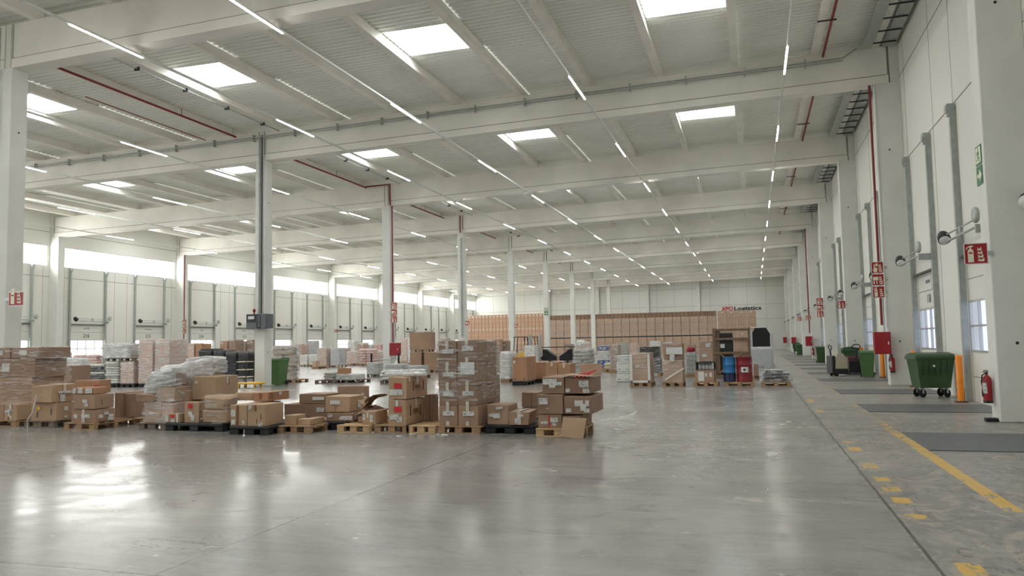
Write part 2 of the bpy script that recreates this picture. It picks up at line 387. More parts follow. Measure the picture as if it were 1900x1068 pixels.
for x in [-42+2.75*i for i in range(17)]: mb.box(x-.01, x+.01, WF-.004, WF+.01, 0, 12)
mb.build('panel_joint', joint_m, wf)
wb = MB().box(WL-.25, WR+.25, WB-.25, WB, 0, 12.3).build('wall_back', wall_m); tag(wb, kind='structure')
# strip windows high on the left wall
wproto = None
for n, k in enumerate(range(-2, 10)):
    if wproto is None:
        W = thing('window_1', (WL, YK(k)+6.5, 7.4), kind='structure')
        f = MB().box(-.2, -.02, -5.35, 5.35, 0, .05).box(-.2, -.02, -5.35, 5.35, 1.37, 1.42)
        for y in (-5.33, 5.33): f.box(-.2, -.02, y-.02, y+.02, .05, 1.37)
        f.build('window_frame', alu, W, True)
        MB().box(-.12, -.11, -5.3, 5.3, .05, 1.37).build('window_pane', glass, W, True); wproto = W
    else:
        W = copy_tree(wproto); W.name = 'window_%d' % (n+1); W.location = (WL, YK(k)+6.5, 7.4)

# ceiling: corrugated deck, skylight wells, purlins
cl = thing('ceiling', (0, 0, 0), kind='structure')
prof = []; y = WB
while y < WF:
    prof += [(y, 0), (y+.10, 0), (y+.135, .06), (y+.215, .06)]; y += .25
def deck_strip(mb, x0, x1, ya, yb):
    pr = [(min(max(a, ya), yb), b_) for a, b_ in prof if ya-.25 < a < yb+.25]
    vs = []; fs = []
    for a, b_ in pr: vs += [(x0, a, HD(x0)+b_), (x1, a, HD(x1)+b_)]
    for i in range(len(pr)-1): fs.append((2*i, 2*i+1, 2*i+3, 2*i+2))
    mb.add(vs, fs)
mb = MB(); xs = [WR+.2]+PX+[WL-.2]
for i in range(len(xs)-1):
    x1, x0 = xs[i], xs[i+1]
    if x1 <= x0: continue
    j = i-1
    if j in SKYB:
        cuts = [WB]+[q for k in range(-1, 10) for q in (YK(k)+5.4, YK(k)+7.55)]+[WF]
        for q in range(0, len(cuts), 2): deck_strip(mb, x0, x1, cuts[q], cuts[q+1])
        deck_strip(mb, x1-.25, x1, WB, WF)
    else: deck_strip(mb, x0, x1, WB, WF)
mb.build('roof_deck', deck_m, cl)
sproto = None
for k in range(-1, 10):
    for j in SKYB:
        x0, x1 = PX[j+1], PX[j]-.25; loc = ((x0+x1)/2, YK(k)+6.475, HD((x0+x1)/2)); hx = (x1-x0)/2
        if sproto is None:
            s = MB().box(-hx, -hx+.03, -1.075, 1.075, -.02, .6).box(hx-.03, hx, -1.075, 1.075, -.02, .6).box(-hx+.03, hx-.03, -1.075, -1.045, -.02, .6).box(-hx+.03, hx-.03, 1.045, 1.075, -.02, .6)
            sproto = s.build('skylight', white_m, None, True); sproto.parent = cl; sproto.location = loc
            MB().box(-hx+.03, hx-.03, -1.045, 1.045, .52, .53).build('skylight_pane', glass, sproto, True)
        else:
            c = copy_tree(sproto, cl); c.location = loc
me_p = {}
npur = 0; rest = MB()
def PQ(i): return 4.48 if i < 0 else PX[i]
allp = [(k, i) for k in range(-1, 10) for i in range(-1, 18)]
vis = sorted([q for q in allp if q[0] >= 0], key=lambda q: (YK(q[0])+6)+abs(PQ(q[1])+3)*.4)
vis = [q for q in vis if abs(PQ(q[1])) < (YK(q[0])+12)*1.1 or PQ(q[1]) > -8][:98]
def purlin_mesh():
    pts = [(-.25, 0), (0, 0), (-.035, .335), (-.215, .335)]
    return MB().prism(pts, lambda a, b_, d: (a, d, b_), 0.02, 11.98)
pm = purlin_mesh().mesh('purlin', purlin_m)
for (k, i) in allp:
    if (k, i) in vis:
        o = bpy.data.objects.new('purlin', pm); C.objects.link(o); o.parent = cl; o.location = (PQ(i), YK(k)+.29, HT(PQ(i)))
    else:
        t = purlin_mesh(); rest.add([(p[0]+PQ(i), p[1]+YK(k)+.29, p[2]+HT(PQ(i))) for p in t.v], t.f)
r_ = rest.build('distant_purlins', purlin_m, cl); r_['kind'] = 'stuff'

# frames: columns and inverted-T beams
def beam(k, x0, x1, side):
    lab = {'right': 'white concrete roof beam spanning from middle columns to right wall, ', 'left': 'white concrete roof beam spanning from left wall to middle columns, '}[side]
    lab += ('level with the nearest columns' if k == 1 else ORD[k-1]+' from the camera' if k > 0 else 'overhead before the nearest columns')
    y = YK(k); t = thing('roof_beam', (x0, y, HB(x0)), lab, 'beam', 'concrete roof beams')
    def seg(z0, z1, ya, yb, name, x0=x0, x1=x1):
        mb = MB(); mb.add([(x0, ya, HB(x0)+z0), (x1, ya, HB(x1)+z0), (x1, yb, HB(x1)+z0), (x0, yb, HB(x0)+z0), (x0, ya, HB(x0)+z1), (x1, ya, HB(x1)+z1), (x1, yb, HB(x1)+z1), (x0, yb, HB(x0)+z1)],
                          [(0, 3, 2, 1), (4, 5, 6, 7), (0, 1, 5, 4), (1, 2, 6, 5), (2, 3, 7, 6), (3, 0, 4, 7)])
        return mb.build(name, beam_m, t)
    seg(0, .27, y+.04, y+.54, 'bottom_flange'); seg(.28, 1.303, y+.07, y+.51, 'web', x0+.04, x1-.04)
    q = MB(); q.add([(x0+.04, y+.066, HB(x0)+.281), (x1-.04, y+.066, HB(x1)+.281), (x1-.04, y+.066, HB(x1)+.298), (x0+.04, y+.066, HB(x0)+.298), (x0+.04, y+.072, HB(x0)+.281), (x1-.04, y+.072, HB(x1)+.281), (x1-.04, y+.072, HB(x1)+.298), (x0+.04, y+.072, HB(x0)+.298)], [(0, 1, 2, 3), (4, 5, 6, 7), (3, 2, 6, 7), (0, 1, 5, 4)])
    q.build('flange_joint', joint_m, t)
def column(k, row):
    y = YK(k); h = {'right': HR, 'middle': HI, 'left': HL}[row]
    nm = {'right': 'along the right dock wall', 'middle': 'in the middle row', 'left': 'along the left window wall'}[row]
    if k == 1 and row == 'right': lab = 'nearest white concrete column at right edge with green exit sign and extinguisher'
    elif k == 1 and row == 'middle': lab = 'nearest white concrete column at left edge with one red fire sign'
    elif k == 2 and row == 'middle': lab = 'white concrete column carrying the dark grey electrical box and yellow trolley at its foot'
    else:
        o = {'right': k-1, 'middle': k-1, 'left': k-2}[row]
        lab = '%s white concrete column %s' % (ORD[max(o, 0)], nm) if k > 0 else None
        if row == 'left' and k > 1: lab = '%s white concrete column standing %s' % (ORD[k-2], nm)
    if lab is None: lab = 'white concrete column %s, beside the camera (%s)' % (nm, ['far', 'near'][k+1] if k < 1 else '')
    if row == 'right': x0, x1 = XR, WR
    elif row == 'left': x0, x1 = WL+.0, XL
    else: x0, x1 = XI-.5, XI
    t = thing('concrete_column', ((x0+x1)/2, y, 0), lab, 'column', 'concrete columns')
    MB().cbox(x0, x1, y, y+.52, 0, h, .015).build('shaft', concrete_w, t)
    if row == 'right': MB().cbox(4.76, x1, y+.03, y+.5, h, 12.0, .01).build('upper_shaft', concrete_w, t)
    elif row == 'left': MB().cbox(x0, -44.98, y+.03, y+.5, h, 11.0, .01).build('upper_shaft', concrete_w, t)
    else: MB().cbox(XI-.32, XI-.12, y+.04, y+.5, h, h+1.3, .01).build('upper_shaft', concrete_w, t)
    mb = MB(); yy = y-.004
    if row != 'left':
        xc = {'right': 4.62, 'middle': XI+.001}[row]
        for z in (1.45, 7.9):
            if row == 'middle': mb.tube([(XI-.01, y+.26, z), (XI+.003, y+.26, z)], .028, 10)
            else: mb.tube([(xc, y-.003, z), (xc, y+.02, z)], .03, 10)
        mb.build('lifting_hole', black_m, t)
    return t
for k in range(1, 10):
    column(k, 'right'); column(k, 'middle')
    if k > 1: column(k, 'left')
for k in range(0, 10):
    beam(k, XI-.09, 4.72, 'right')
    beam(k, -44.94, XI-.35, 'left')
# wall posts against the far wall
for n, x in enumerate((-32.25, -24., -15.95, -8.05)):
    t = MB().cbox(x-.25, x+.25, WF-.45, WF-.005, 0, HD(x)-.02, .015).build('wall_post', concrete_w)
    tag(t, 'white wall post against the far wall, %s from the left' % ['first', 'second', 'third', 'fourth'][n], 'post', 'posts on the far wall')

# dock doors
def make_door(name):
    D = thing(name, (0, 0, 0), kind='structure')     # local: x into the hall, y along the wall, width 3
    p = MB().box(-.1, -.04, 0, 3, 0, 1.2).box(-.1, -.04, 0, 3, 2.45, 3.5)
    p.build('door_panel', wall_m, D, True)
    s = MB()
    for z in (.6, 2.98, 3.45): s.box(-.045, -.037, .02, 2.98, z-.008, z+.008)
    s.build('panel_seam', joint_m, D, True)
    fr = MB()
    for z in (1.2, 1.81, 2.41): fr.box(-.1, -.03, 0, 3, z, z+.045)
    for i in range(5): fr.box(-.1, -.032, i*.74, i*.74+.04, 1.2, 2.45)
    fr.build('window_frame', alu, D, True)
    MB().box(-.07, -.065, .02, 2.98, 1.22, 2.44).build('window_pane', glass, D, True)
    for y in (-.09, 3.0):
        MB().box(.0, .13, y, y+.09, 0, 7.3).box(.13, .15, y-.02, y+.11, .0, 7.3).build('guide_rail', galv, D, True)
    MB().box(.0, .08, .0, 3.0, 3.5, 3.56).build('lintel', joint_m, D, True)
    pl = MB()
    for y in (-.1, 2.99): pl.tube([(.16, y+.05, 7.28), (.23, y+.05, 7.28)], .11, 14).box(.02, .2, y-.01, y+.11, 7.1, 7.42)
    pl.build('cable_drum', galv, D, True)
    return D
dn = 0
protoD0 = make_door('door_1')
numbers_l = {(3, 0): ('216', 'FLOTEX'), (3, 1): ('215', 'ALMACEN'), (4, 0): ('214', 'CAF'), (4, 1): ('213', 'SALIDA'), (2, 1): ('217', 'TYCO')}
def door_text(D, num, plate):
    if plate:
        q = MB().box(-.036, -.028, 1.05, 1.95, 3.0, 3.42).build('name_plate', white_m, D, True)
        t = text_mb(plate, .2 if len(plate) < 5 else .15, lambda x, y, z: (-.026+z, 1.5+x, 3.24+y)); t.build('plate_lettering', dark_m, q, True)
    if num: text_mb(num, .36, lambda x, y, z: (-.034+z, 1.5+x, 2.72+y), offset=.004).build('door_number', dark_m, D, True)
first = True
def place(loc, rz):
    global first, dn
    dn += 1
    if first: D = protoD0; first = False
    else: D = copy_tree(protoD0)
    D.name = 'door_%d' % dn; D.location = loc; D.rotation_euler.z = rz; return D
DR, DL = [], []
for k in range(-2, 10):
    for q, a in enumerate((2.12, 8.1)): DR.append(((k, q), (WR, YK(k)+a+3.0, 0)))
    for q, a in enumerate((1.67, 7.57)): DL.append(((k, q), (WL, YK(k)+a, 0)))
made = [(key, 'r', place(loc, math.pi)) for key, loc in DR]+[(key, 'l', place(loc, 0)) for key, loc in DL]
for key, sd, D in made:
    if sd == 'l' and key in numbers_l: door_text(D, *numbers_l[key])
    if sd == 'r' and key == (1, 1): door_text(D, '118', 'SALMON')
# dock levellers
for i, (y0, y1) in enumerate([(12.28, 14.45), (18.35, 20.4), (24.05, 26.2), (31.05, 33.1), (37.1, 39.2), (43.1, 45.2), (49.1, 51.2), (55.1, 57.2), (61.1, 63.2), (67.1, 69.2), (73.1, 75.2), (79.1, 81.2)]):
    t = MB().cbox(2.3, WR-.01, y0, y1, 0, .012, .004).build('dock_leveller_plate', mat('leveller steel', (98, 101, 102), .45, metal=.3, var=.08, vscale=4))
    tag(t, 'grey steel dock leveller plate on the floor, %s from the camera' % ORD[i], 'dock plate', 'dock leveller plates along the right wall')

# dock lamps on folding arms
def dock_lamp():
    t = thing('dock_lamp', (0, 0, 0))       # local: x into hall, y along wall from bracket; z 0 = arm height
    MB().tube([(.3, 0, .07), (.3, 2.9, .07)], .022, 8).build('upper_arm', alu, t, True)
    MB().tube([(.3, 0, -.1), (.3, 2.9, -.1)], .03, 8).build('lower_arm', galv, t, True)
    MB().box(.02, .34, -.035, .035, -.24, -.06).build('bracket', galv, t, True); MB().box(.27, .33, 1.3, 1.42, -.12, .1).build('arm_clamp', galv, t, True)
    MB().lathe([(.02, 0), (.14, .0), (.17, .03), (.17, .07), (.14, .1), (.02, .1)], 0, 0, 20).xf(Matrix.Translation((.3, -.12, .12)) @ Matrix.Rotation(math.pi/2, 4, 'Y')).build('spring_drum', galv, t, True)
    h = MB().lathe([(.02, .0), (.11, .02), (.14, .12), (.15, .26), (.13, .27)], 0, 0, 18).xf(Matrix.Translation((.34, 2.95, .12)) @ Matrix.Rotation(2.3, 4, 'X'))
    h = h.build('lamp_head', dark_m, t, True)
    MB().lathe([(.02, .26), (.125, .275), (.10, .30), (.02, .32)], 0, 0, 18).xf(Matrix.Translation((.34, 2.95, .12)) @ Matrix.Rotation(2.3, 4, 'X')).build('lamp_lens', white_m, h, True)
    return t
lp = dock_lamp(); used = False
idx = {'r': 0, 'l': 0}
for key, sd, D in made:
    if (sd == 'r' and (key[0] < 1)) or (sd == 'l' and key[0] < 2): continue
    o = lp if not used else copy_tree(lp); used = True; i = idx[sd]; idx[sd] += 1
    w_ = '%s folding dock lamp from the camera' % (ORD[i] if i < 13 else '%dth' % (i+1))
    if sd == 'r':
        o.location = (WR-.12, D.location.y-2.95, 4.02); o.rotation_euler.z = 0; o.scale.x = -1
        tag(o, '%s, mounted above a dock door on the right wall' % w_, 'lamp', 'dock lamps')
    else:
        o.location = (WL+.12, D.location.y+2.95, 3.86); o.scale.x = 1; o.rotation_euler.z = 0; o.scale.y = -1
        tag(o, '%s, mounted above a dock door on the left wall' % w_, 'lamp', 'dock lamps')

# LED trunking rows
rows = [(1.24, 9.9), (-5.14, 9.82), (-11.2, 9.64), (-15.6, 9.57), (-22.35, 9.43), (-28.65, 9.32), (-34.8, 9.24), (-40.2, 9.17)]
tube_mesh = None
for n, (x, z) in enumerate(rows):
    t = thing('light_trunking', (x, 60, z), '%s continuous white light line from the right wall, hung under the beams' % ORD[n].replace('nearest', 'first'), 'light', 'LED light lines')
    MB().box(-.028, .028, -79, 57.5, 0, .06).build('trunking_rail', white_m, t, True)
    hg = MB()
    for k in range(1, 10): hg.tube([(0, YK(k)+.3-60, .06), (0, YK(k)+.3-60, HB(x)-z)], .006, 5)
    hg.build('hanger', galv, t, True)
    y = 22.93-8.6*4; q = 0
    while y < 116:
        if tube_mesh is None: tube_mesh = MB().cbox(-.024, .024, 0, 2.36, -.022, 0, .006).mesh('led_lamp', led)
        o = bpy.data.objects.new('led_lamp', tube_mesh); C.objects.link(o); o.parent = t; o.location = (0, y-60, 0); y += 8.6
# conduits, pipes, trays
def pipe(name, pts, r, m_, label, cat):
    return tag(MB().tube(pts, r, 8).build(name, m_), label, cat)
y2 = YK(2)-.02
pts = [(x, y2-.03, HT(x)-.28) for x in (-44, -32, XI, -8, 3.3)]+[(3.75, y2-.03, HT(3.75)-.02)]
t = thing('cable_conduit', (0, y2, HT(0)-.28), 'grey double conduit with brackets running across the second roof beam', 'conduit')
MB().tube(pts, .03, 8).build('conduit_tube', galv, t); MB().tube([(p[0], p[1], p[2]-.09) for p in pts[:-1]], .022, 8).build('conduit_tube', galv, t)
for x in [-43+2.05*i for i in range(23)]:
    MB().box(x-.02, x+.02, y2-.08, y2+.09, HT(x)-.45, HT(x)-.15).build('conduit_bracket', galv, t)
for k in range(1, 10):
    y0, y1 = YK(k)+.55, YK(k+1)-.1
    if k == 9: y1 = WF-.1
    t = thing('cable_tray', (4.5, (y0+y1)/2, 11.45), '%s length of galvanised cable tray along the top of the right wall' % ORD[k], 'cable tray', 'cable trays by the right wall')
    MB().box(3.92, 4.2, y0, y1, 11.42, 11.44).box(3.9, 3.92, y0, y1, 11.42, 11.52).box(4.6, 4.92, y0, y1, 11.43, 11.45).build('tray_sheet', galv, t)
    MB().box(4.2, 4.23, y0, y1, 11.42, 11.5).box(4.55, 4.58, y0, y1, 11.42, 11.5).build('side_rail', galv, t)
    r = MB(); y = y0+.3
    while y < y1: r.box(4.2, 4.9, y, y+.04, 11.38, 11.42); y += 1.05
    r.build('rung', dark_m, t)
t = thing('cable_tray', (4.5, 20, 11.45), 'nearest length of galvanised cable tray along the top of the right wall', 'cable tray', 'cable trays by the right wall')
MB().box(3.92, 4.2, 5, 16.3, 11.42, 11.44).box(3.9, 3.92, 5, 16.3, 11.42, 11.52).box(4.6, 4.92, 5, 16.3, 11.43, 11.45).build('tray_sheet', galv, t)
r = MB(); y = 5.3
while y < 16.2: r.box(4.2, 4.9, y, y+.04, 11.38, 11.42); y += 1.05
r.build('rung', dark_m, t)
t = thing('sprinkler_pipe', (2.63, 60, 11.36), 'red sprinkler main under the roof nearest the right wall', 'pipe')
for k in range(0, 9): MB().tube([(2.68, YK(k)+.56, 11.38), (2.68, YK(k+1)+.0, 11.38)], .045, 8).build('pipe_run', redpipe, t)
for i in range(18): MB().box(2.25, 2.8, 7+i*6, 7.04+i*6, 11.31, 11.35).build('pipe_hanger', dark_m, t)
t = thing('sprinkler_pipe', (-21.4, 60, 10.9), 'red sprinkler main running along the hall left of the middle columns', 'pipe')
for k in range(1, 9): MB().tube([(-21.4, YK(k)+.56, 10.9), (-21.4, YK(k+1)+.0, 10.9)], .045, 8).build('pipe_run', redpipe, t)
for i in range(16): MB().tube([(-21.4, 19+i*6, 10.9), (-21.4, 19+i*6, 11.2)], .012, 6).build('pipe_hanger', dark_m, t)
pipe('thin_pipe', [(-22.6, 21.5, 10.75), (-22.6, 27.9, 10.75)], .02, redpipe, 'thin dark sprinkler branch hanging under the deck at left', 'pipe')
t = thing('cable_conduit', (-19.2, 60, 10.95), 'grey conduit running lengthwise beside the middle row of columns', 'conduit')
for k in range(1, 9): MB().tube([(-19.2, YK(k)+.56, 10.95), (-19.2, YK(k+1)+.0, 10.95)], .028, 8).build('conduit_tube', galv, t)
for i in range(39): MB().box(-19.3, -19.1, 18+i*2.3, 18.03+i*2.3, 10.88, 11.0).build('conduit_bracket', dark_m, t)
def riser(x, y, z0, z1, label, m_=redpipe, r=.04):
    pipe('fire_riser_pipe', [(x, y, z0), (x, y, z1)], r, m_, label, 'pipe')
riser(4.12, YK(2)+.15, 2.0, HR+.0, 'red fire riser pipe on the second column of the right wall')
riser(4.16, YK(5)+.15, 2.0, HR, 'red fire riser pipe on the fifth column of the right wall')
pipe('cable_conduit', [(4.24, YK(2)-.03, 1.9), (4.24, YK(2)-.03, 10.2)], .022, white_m, 'white conduit on the corner of the second right wall column', 'conduit')
riser(XI+.1, YK(3)+.1, 1.8, HI-.02, 'dark red fire riser pipe on the third middle column')
pipe('fire_riser_pipe', [(XI+.06, YK(3)-.06, HI+.0), (XI+.06, YK(3)-.06, HT(XI)-.08), (-21.4, YK(3)-.06, HT(-21.4)-.08)], .045, redpipe, 'dark red pipe crossing the third beam above the middle column', 'pipe')
riser(XI-.22, YK(4)-.06, HI, HT(XI)-.05, 'dark red pipe on the fourth beam above the middle column')
pipe('cable_conduit', [(XI-.25, YK(2)-.06, 3.1), (XI-.25, YK(2)-.06, HI+1.0)], .05, galv, 'light grey conduit bundle on the column with the electrical box', 'conduit')
pipe('cable_conduit', [(XI-.13, YK(2)-.05, 3.1), (XI-.13, YK(2)-.05, HI+1.1)], .025, dark_m, 'thin dark conduit beside the grey bundle on the electrical box column', 'conduit')
pipe('cable_conduit', [(-20.32, YK(1)-.04, .2), (-20.32, YK(1)-.04, HI+1.2)], .022, galv, 'thin grey conduit on the front of the column at left edge', 'conduit')
riser(XL+.036, YK(4)+.1, 0.0, HL, 'thin red pipe on the left wall column with three red signs', r=.035)
pipe('cable_conduit', [(XI-.2, YK(4)-.085, 2.2), (XI-.2, YK(4)-.085, HI-.4)], .08, galv, 'wide grey conduit on the fourth middle column', 'conduit')

# ------------------------------------------------------------------ signs
signred = mat('sign red', (156, 24, 36), .4); lum = mat('sign symbol', (226, 226, 200), .5); signgreen = mat('sign green', (18, 110, 68), .4)
def flame(ox, oz, s):
    out = []
    for i in range(4):
        z = oz+.03*s+i*.17*s; w_ = (.30-.035*i)*s
        out.append([(ox, z), (ox+w_*.9, z-.03*s), (ox+w_, z+.04*s), (ox+w_*.95, z+.15*s), (ox+w_*.6, z+.05*s), (ox+.02*s, z+.12*s), (ox+w_*.25, z+.035*s)])
    return out
def fire_sign(origin, axis, s, kind, label, h=1.0, wv=1.0):
    """origin: lower left corner seen from the hall; axis 'front' faces -Y, 'sideL' faces -X, 'sideR' faces +X"""
    fn = {'front': lambda a, b_, d: (a, -d, b_), 'sideR': lambda a, b_, d: (d, a, b_), 'sideL': lambda a, b_, d: (-d, -a, b_)}[axis]
    t = thing('fire_sign', origin, label, 'sign', 'fire equipment signs'); W_ = s*wv
    MB().prism([(0, 0), (W_, 0), (W_, s*h), (0, s*h)], fn, 0, .006).build('sign_border', white_m, t, True)
    if axis == 'front': MB().box(*((W_*.4, W_+.09) if origin[0] > 0 else (-.14, W_*.6)), 0, .03, s*h*.4, s*h*.6).build('mounting_bracket', alu, t, True)
    e = .04*s
    MB().prism([(e, e), (W_-e, e), (W_-e, s*h-e), (e, s*h-e)], fn, .006, .009).build('sign_plate', signred, t, True)
    p = MB(); q = MB()
    if kind == 'extinguisher':
        p.prism([(a*s, b_*s) for a, b_ in [(.16, .1), (.40, .1), (.40, .62), (.36, .70), (.31, .73), (.31, .80), (.40, .84), (.38, .88), (.26, .88), (.14, .82), (.08, .70), (.11, .69), (.18, .80), (.25, .80), (.25, .73), (.20, .70), (.16, .62)]], fn, .009, .012)
        q.prism([(a*s, b_*s) for a, b_ in [(.2, .5), (.36, .5), (.36, .57), (.2, .57)]], fn, .012, .013)
        q.build('symbol_band', signred, t, True)
    elif kind == 'hose':
        p.prism([(a*s, b_*s) for a, b_ in [(.1, .75), (.5, .75), (.5, .45), (.1, .45)]], fn, .009, .012)
        p.prism([(a*s, b_*s) for a, b_ in [(.12, .40), (.22, .40), (.22, .15), (.12, .15)]], fn, .009, .012)
        p.prism([(a*s, b_*s) for a, b_ in [(.34, .40), (.42, .40), (.42, .15), (.34, .15)]], fn, .009, .012)
    else:
        p.prism([(a*s, b_*s) for a, b_ in [(.2, .1), (.42, .1), (.48, .35), (.44, .5), (.3, .48), (.26, .8), (.2, .8), (.2, .4), (.12, .38)]], fn, .009, .012)
        p.prism([(a*s, b_*s) for a, b_ in [(.34, .62), (.5, .62), (.5, .85), (.34, .85)]], fn, .009, .012)
    p.build('symbol', lum, t, True)
    f_ = MB()
    for pl in flame(.54*s, .12*s, s): f_.prism(pl, fn, .009, .012)
    f_.build('flame_symbol', lum, t, True); return t
def exit_sign(origin, axis, s, label, right=True, up=1.0):
    fn = {'front': lambda a, b_, d: (a, -d, b_), 'sideR': lambda a, b_, d: (d, a, b_), 'sideL': lambda a, b_, d: (-d, -a, b_)}[axis]
    t = thing('exit_sign', origin, label, 'sign', 'green escape signs')
    g = MB().prism([(0, 0), (s, 0), (s, .95*s), (0, .95*s)], fn, 0, .008).prism([(0, 1.02*s), (s, 1.02*s), (s, 2.0*s), (0, 2.0*s)], fn, 0, .008)
    g.build('sign_plate', signgreen, t, True)
    k = MB()
    k.prism([(a*s, b_*s) for a, b_ in [(.15, .38), (.5, .38), (.5, .15), (.9, .47), (.5, .8), (.5, .56), (.15, .56)]], fn, .008, .011)
    k.prism([(a*s, b_*s+1.02*s) for a, b_ in [(.1, .1), (.9, .1), (.9, .9), (.1, .9)]], fn, .008, .011)
    k.build('arrow_symbol', lum, t, True)
    r = MB()
    r.prism([(a*s, b_*s+1.02*s) for a, b_ in [(.46, .74), (.54, .74), (.57, .82), (.50, .87), (.43, .82)]], fn, .011, .014)
    r.prism([(a*s, b_*s+1.02*s) for a, b_ in [(.42, .70), (.60, .70), (.66, .52), (.60, .50), (.56, .60), (.55, .46), (.68, .30), (.68, .14), (.60, .14), (.60, .28), (.46, .38), (.38, .22), (.24, .22), (.24, .29), (.34, .30), (.40, .46), (.42, .60), (.34, .58), (.30, .48), (.25, .50), (.30, .64)]], fn, .011, .014)
    r.build('running_figure', signgreen, t, True); return t
fire_sign((3.83, YK(1)-.028, 2.93), 'front', .40, 'extinguisher', 'red extinguisher sign projecting from the nearest right column')
for i, (kd, nm) in enumerate((('extinguisher', 'bottom'), ('hose', 'middle'), ('call', 'top'))):
    fire_sign((3.86, YK(2)-.03, 2.91+i*.41), 'front', .395, kd, '%s of three stacked red signs on the second right column' % nm)
    fire_sign((XI+.06, YK(3)-.03, 2.94+i*.39), 'front', .375, kd, '%s of three stacked red signs on the third middle column' % nm)
    fire_sign((XL+.0, YK(4)-.03, 2.92+i*.39), 'front', .375, kd, '%s of three stacked red signs on a left wall column' % nm)
    fire_sign((3.86, YK(4)-.03, 2.91+i*.41), 'front', .395, kd, '%s of three stacked red signs on the fourth right column' % nm)
fire_sign((3.9, YK(3)-.03, 3.0), 'front', .38, 'extinguisher', 'single red sign on the third right column')
fire_sign((3.9, YK(5)-.03, 3.0), 'front', .38, 'extinguisher', 'single red sign on the fifth right column')
fire_sign((3.9, YK(6)-.03, 3.2), 'front', .38, 'call', 'single red sign on the sixth right column')
fire_sign((-19.74, YK(1)-.03, 2.91), 'front', .55, 'extinguisher', 'red extinguisher sign on the column at the left edge', h=.72)
fire_sign((XI+.02, YK(4)-.03, 2.96), 'front', .37, 'hose', 'red sign on the fourth middle column')
fire_sign((XI+.02, YK(5)-.03, 2.96), 'front', .37, 'hose', 'red sign on the fifth middle column')
fire_sign((WL+.01, 41.06, 3.03), 'sideR', .40, 'hose', 'red outlined sign on the left wall before door 216', h=.75)
fire_sign((XL+.0, YK(6)-.03, 3.2), 'front', .37, 'extinguisher', 'red sign on the sixth left wall column')
exit_sign((XR-.005, 16.88, 4.48), 'sideL', .38, 'green exit sign with running figure and arrow on the nearest right column')
exit_sign((WL+.01, 41.04, 4.5), 'sideR', .38, 'green exit sign on the left wall before door 216')
exit_sign((XI-.42, YK(6)-.02, 4.45), 'front', .37, 'green exit sign on the sixth middle column')
exit_sign((XI-.45, YK(2)+.55, 4.3), 'front', .2, 'small green exit sign behind the electrical box column')
t = thing('wall_lettering', (-1.7, WF-.01, 6.3), 'red and black company lettering mounted on the far wall above the boxes', 'sign')
text_mb('XPO', .80, lambda x, y, z: (-3.76+x, WF-.03-z, 6.36+y), .05, .016, 1.78, .62).build('red_letters', mat('letter red', (200, 20, 26), .5), t)
text_mb('Logistics', .80, lambda x, y, z: (-.72+x, WF-.03-z, 6.36+y), .05, .018, 4.0).build('black_letters', mat('letter black', (40, 40, 42), .5), t)

# ------------------------------------------------------------------ wall-side equipment
def extinguisher(x, y, z, label):
    t = thing('fire_extinguisher', (x, y, z), label, 'fire extinguisher', 'fire extinguishers')
    MB().lathe([(.06, 0), (.078, .01), (.08, .06), (.08, .42), (.072, .47), (.04, .51), (.025, .53)], 0, 0, 20).build('cylinder', red_m, t, True)
    MB().lathe([(.081, 0), (.082, .002), (.082, .05), (.081, .052)], 0, 0, 20).build('base_ring', black_m, t, True)
    MB().lathe([(.02, .53), (.024, .56), (.018, .58)], 0, 0, 10).box(-.07, .03, -.012, .012, .575, .59).box(-.05, .03, -.01, .01, .6, .615).build('valve', black_m, t, True)
    MB().tube([(-.02, 0, .56), (-.08, -.02, .52), (-.1, -.03, .4), (-.095, -.03, .2), (-.09, -.03, .12)], .012, 8).build('hose', rub, t, True)
    MB().prism([(math.cos(a)*.0815, math.sin(a)*.0815) for a in [math.pi*1.05+i*.14 for i in range(9)]]+[(0, 0)], lambda a, b_, d: (a, b_, d), .18, .38).build('label_sticker', label_m, t, True)
extinguisher(4.17, 16.7, .33, 'red fire extinguisher hung on the nearest right column')
extinguisher(4.34, YK(2)-.083, .42, 'red fire extinguisher on the second right column below the hose cabinet')
extinguisher(4.34, YK(5)-.083, .3, 'red fire extinguisher on the fifth right column')
extinguisher(4.34, YK(7)-.083, .3, 'red fire extinguisher on the seventh right column')
def hose_cabinet(x0, x1, y0, y1, z0, z1, label):
    t = thing('hose_cabinet', ((x0+x1)/2, (y0+y1)/2, z0), label, 'cabinet', 'red hose cabinets')
    MB().cbox(x0, x1, y0, y1, z0, z1, .01).build('cabinet_body', red_m, t)
    MB().box(x0+.03, x1-.03, y0-.008, y0, z0+.03, z1-.03).build('cabinet_door', red_m, t)
    MB().box(x1-.09, x1-.06, y0-.02, y0-.008, (z0+z1)/2-.05, (z0+z1)/2+.05).build('handle', white_m, t)
hose_cabinet(3.80, 4.30, YK(2)-.32, YK(2)-.0, 1.04, 1.77, 'red hose cabinet on the second right column above the green bin')
hose_cabinet(3.82, 4.30, YK(5)-.3, YK(5), 1.0, 1.75, 'red hose cabinet on the fifth right column')
hose_cabinet(3.82, 4.30, YK(7)-.3, YK(7), 1.0, 1.75, 'red hose cabinet on the seventh right column')
hose_cabinet(3.82, 4.30, YK(9)-.3, YK(9), 1.0, 1.8, 'red hose cabinet on the ninth right column')
hose_cabinet(XI+.005, XI+.6, YK(3)-.2, YK(3)+.1, 1.06, 1.78, 'red hose cabinet on the third middle column')
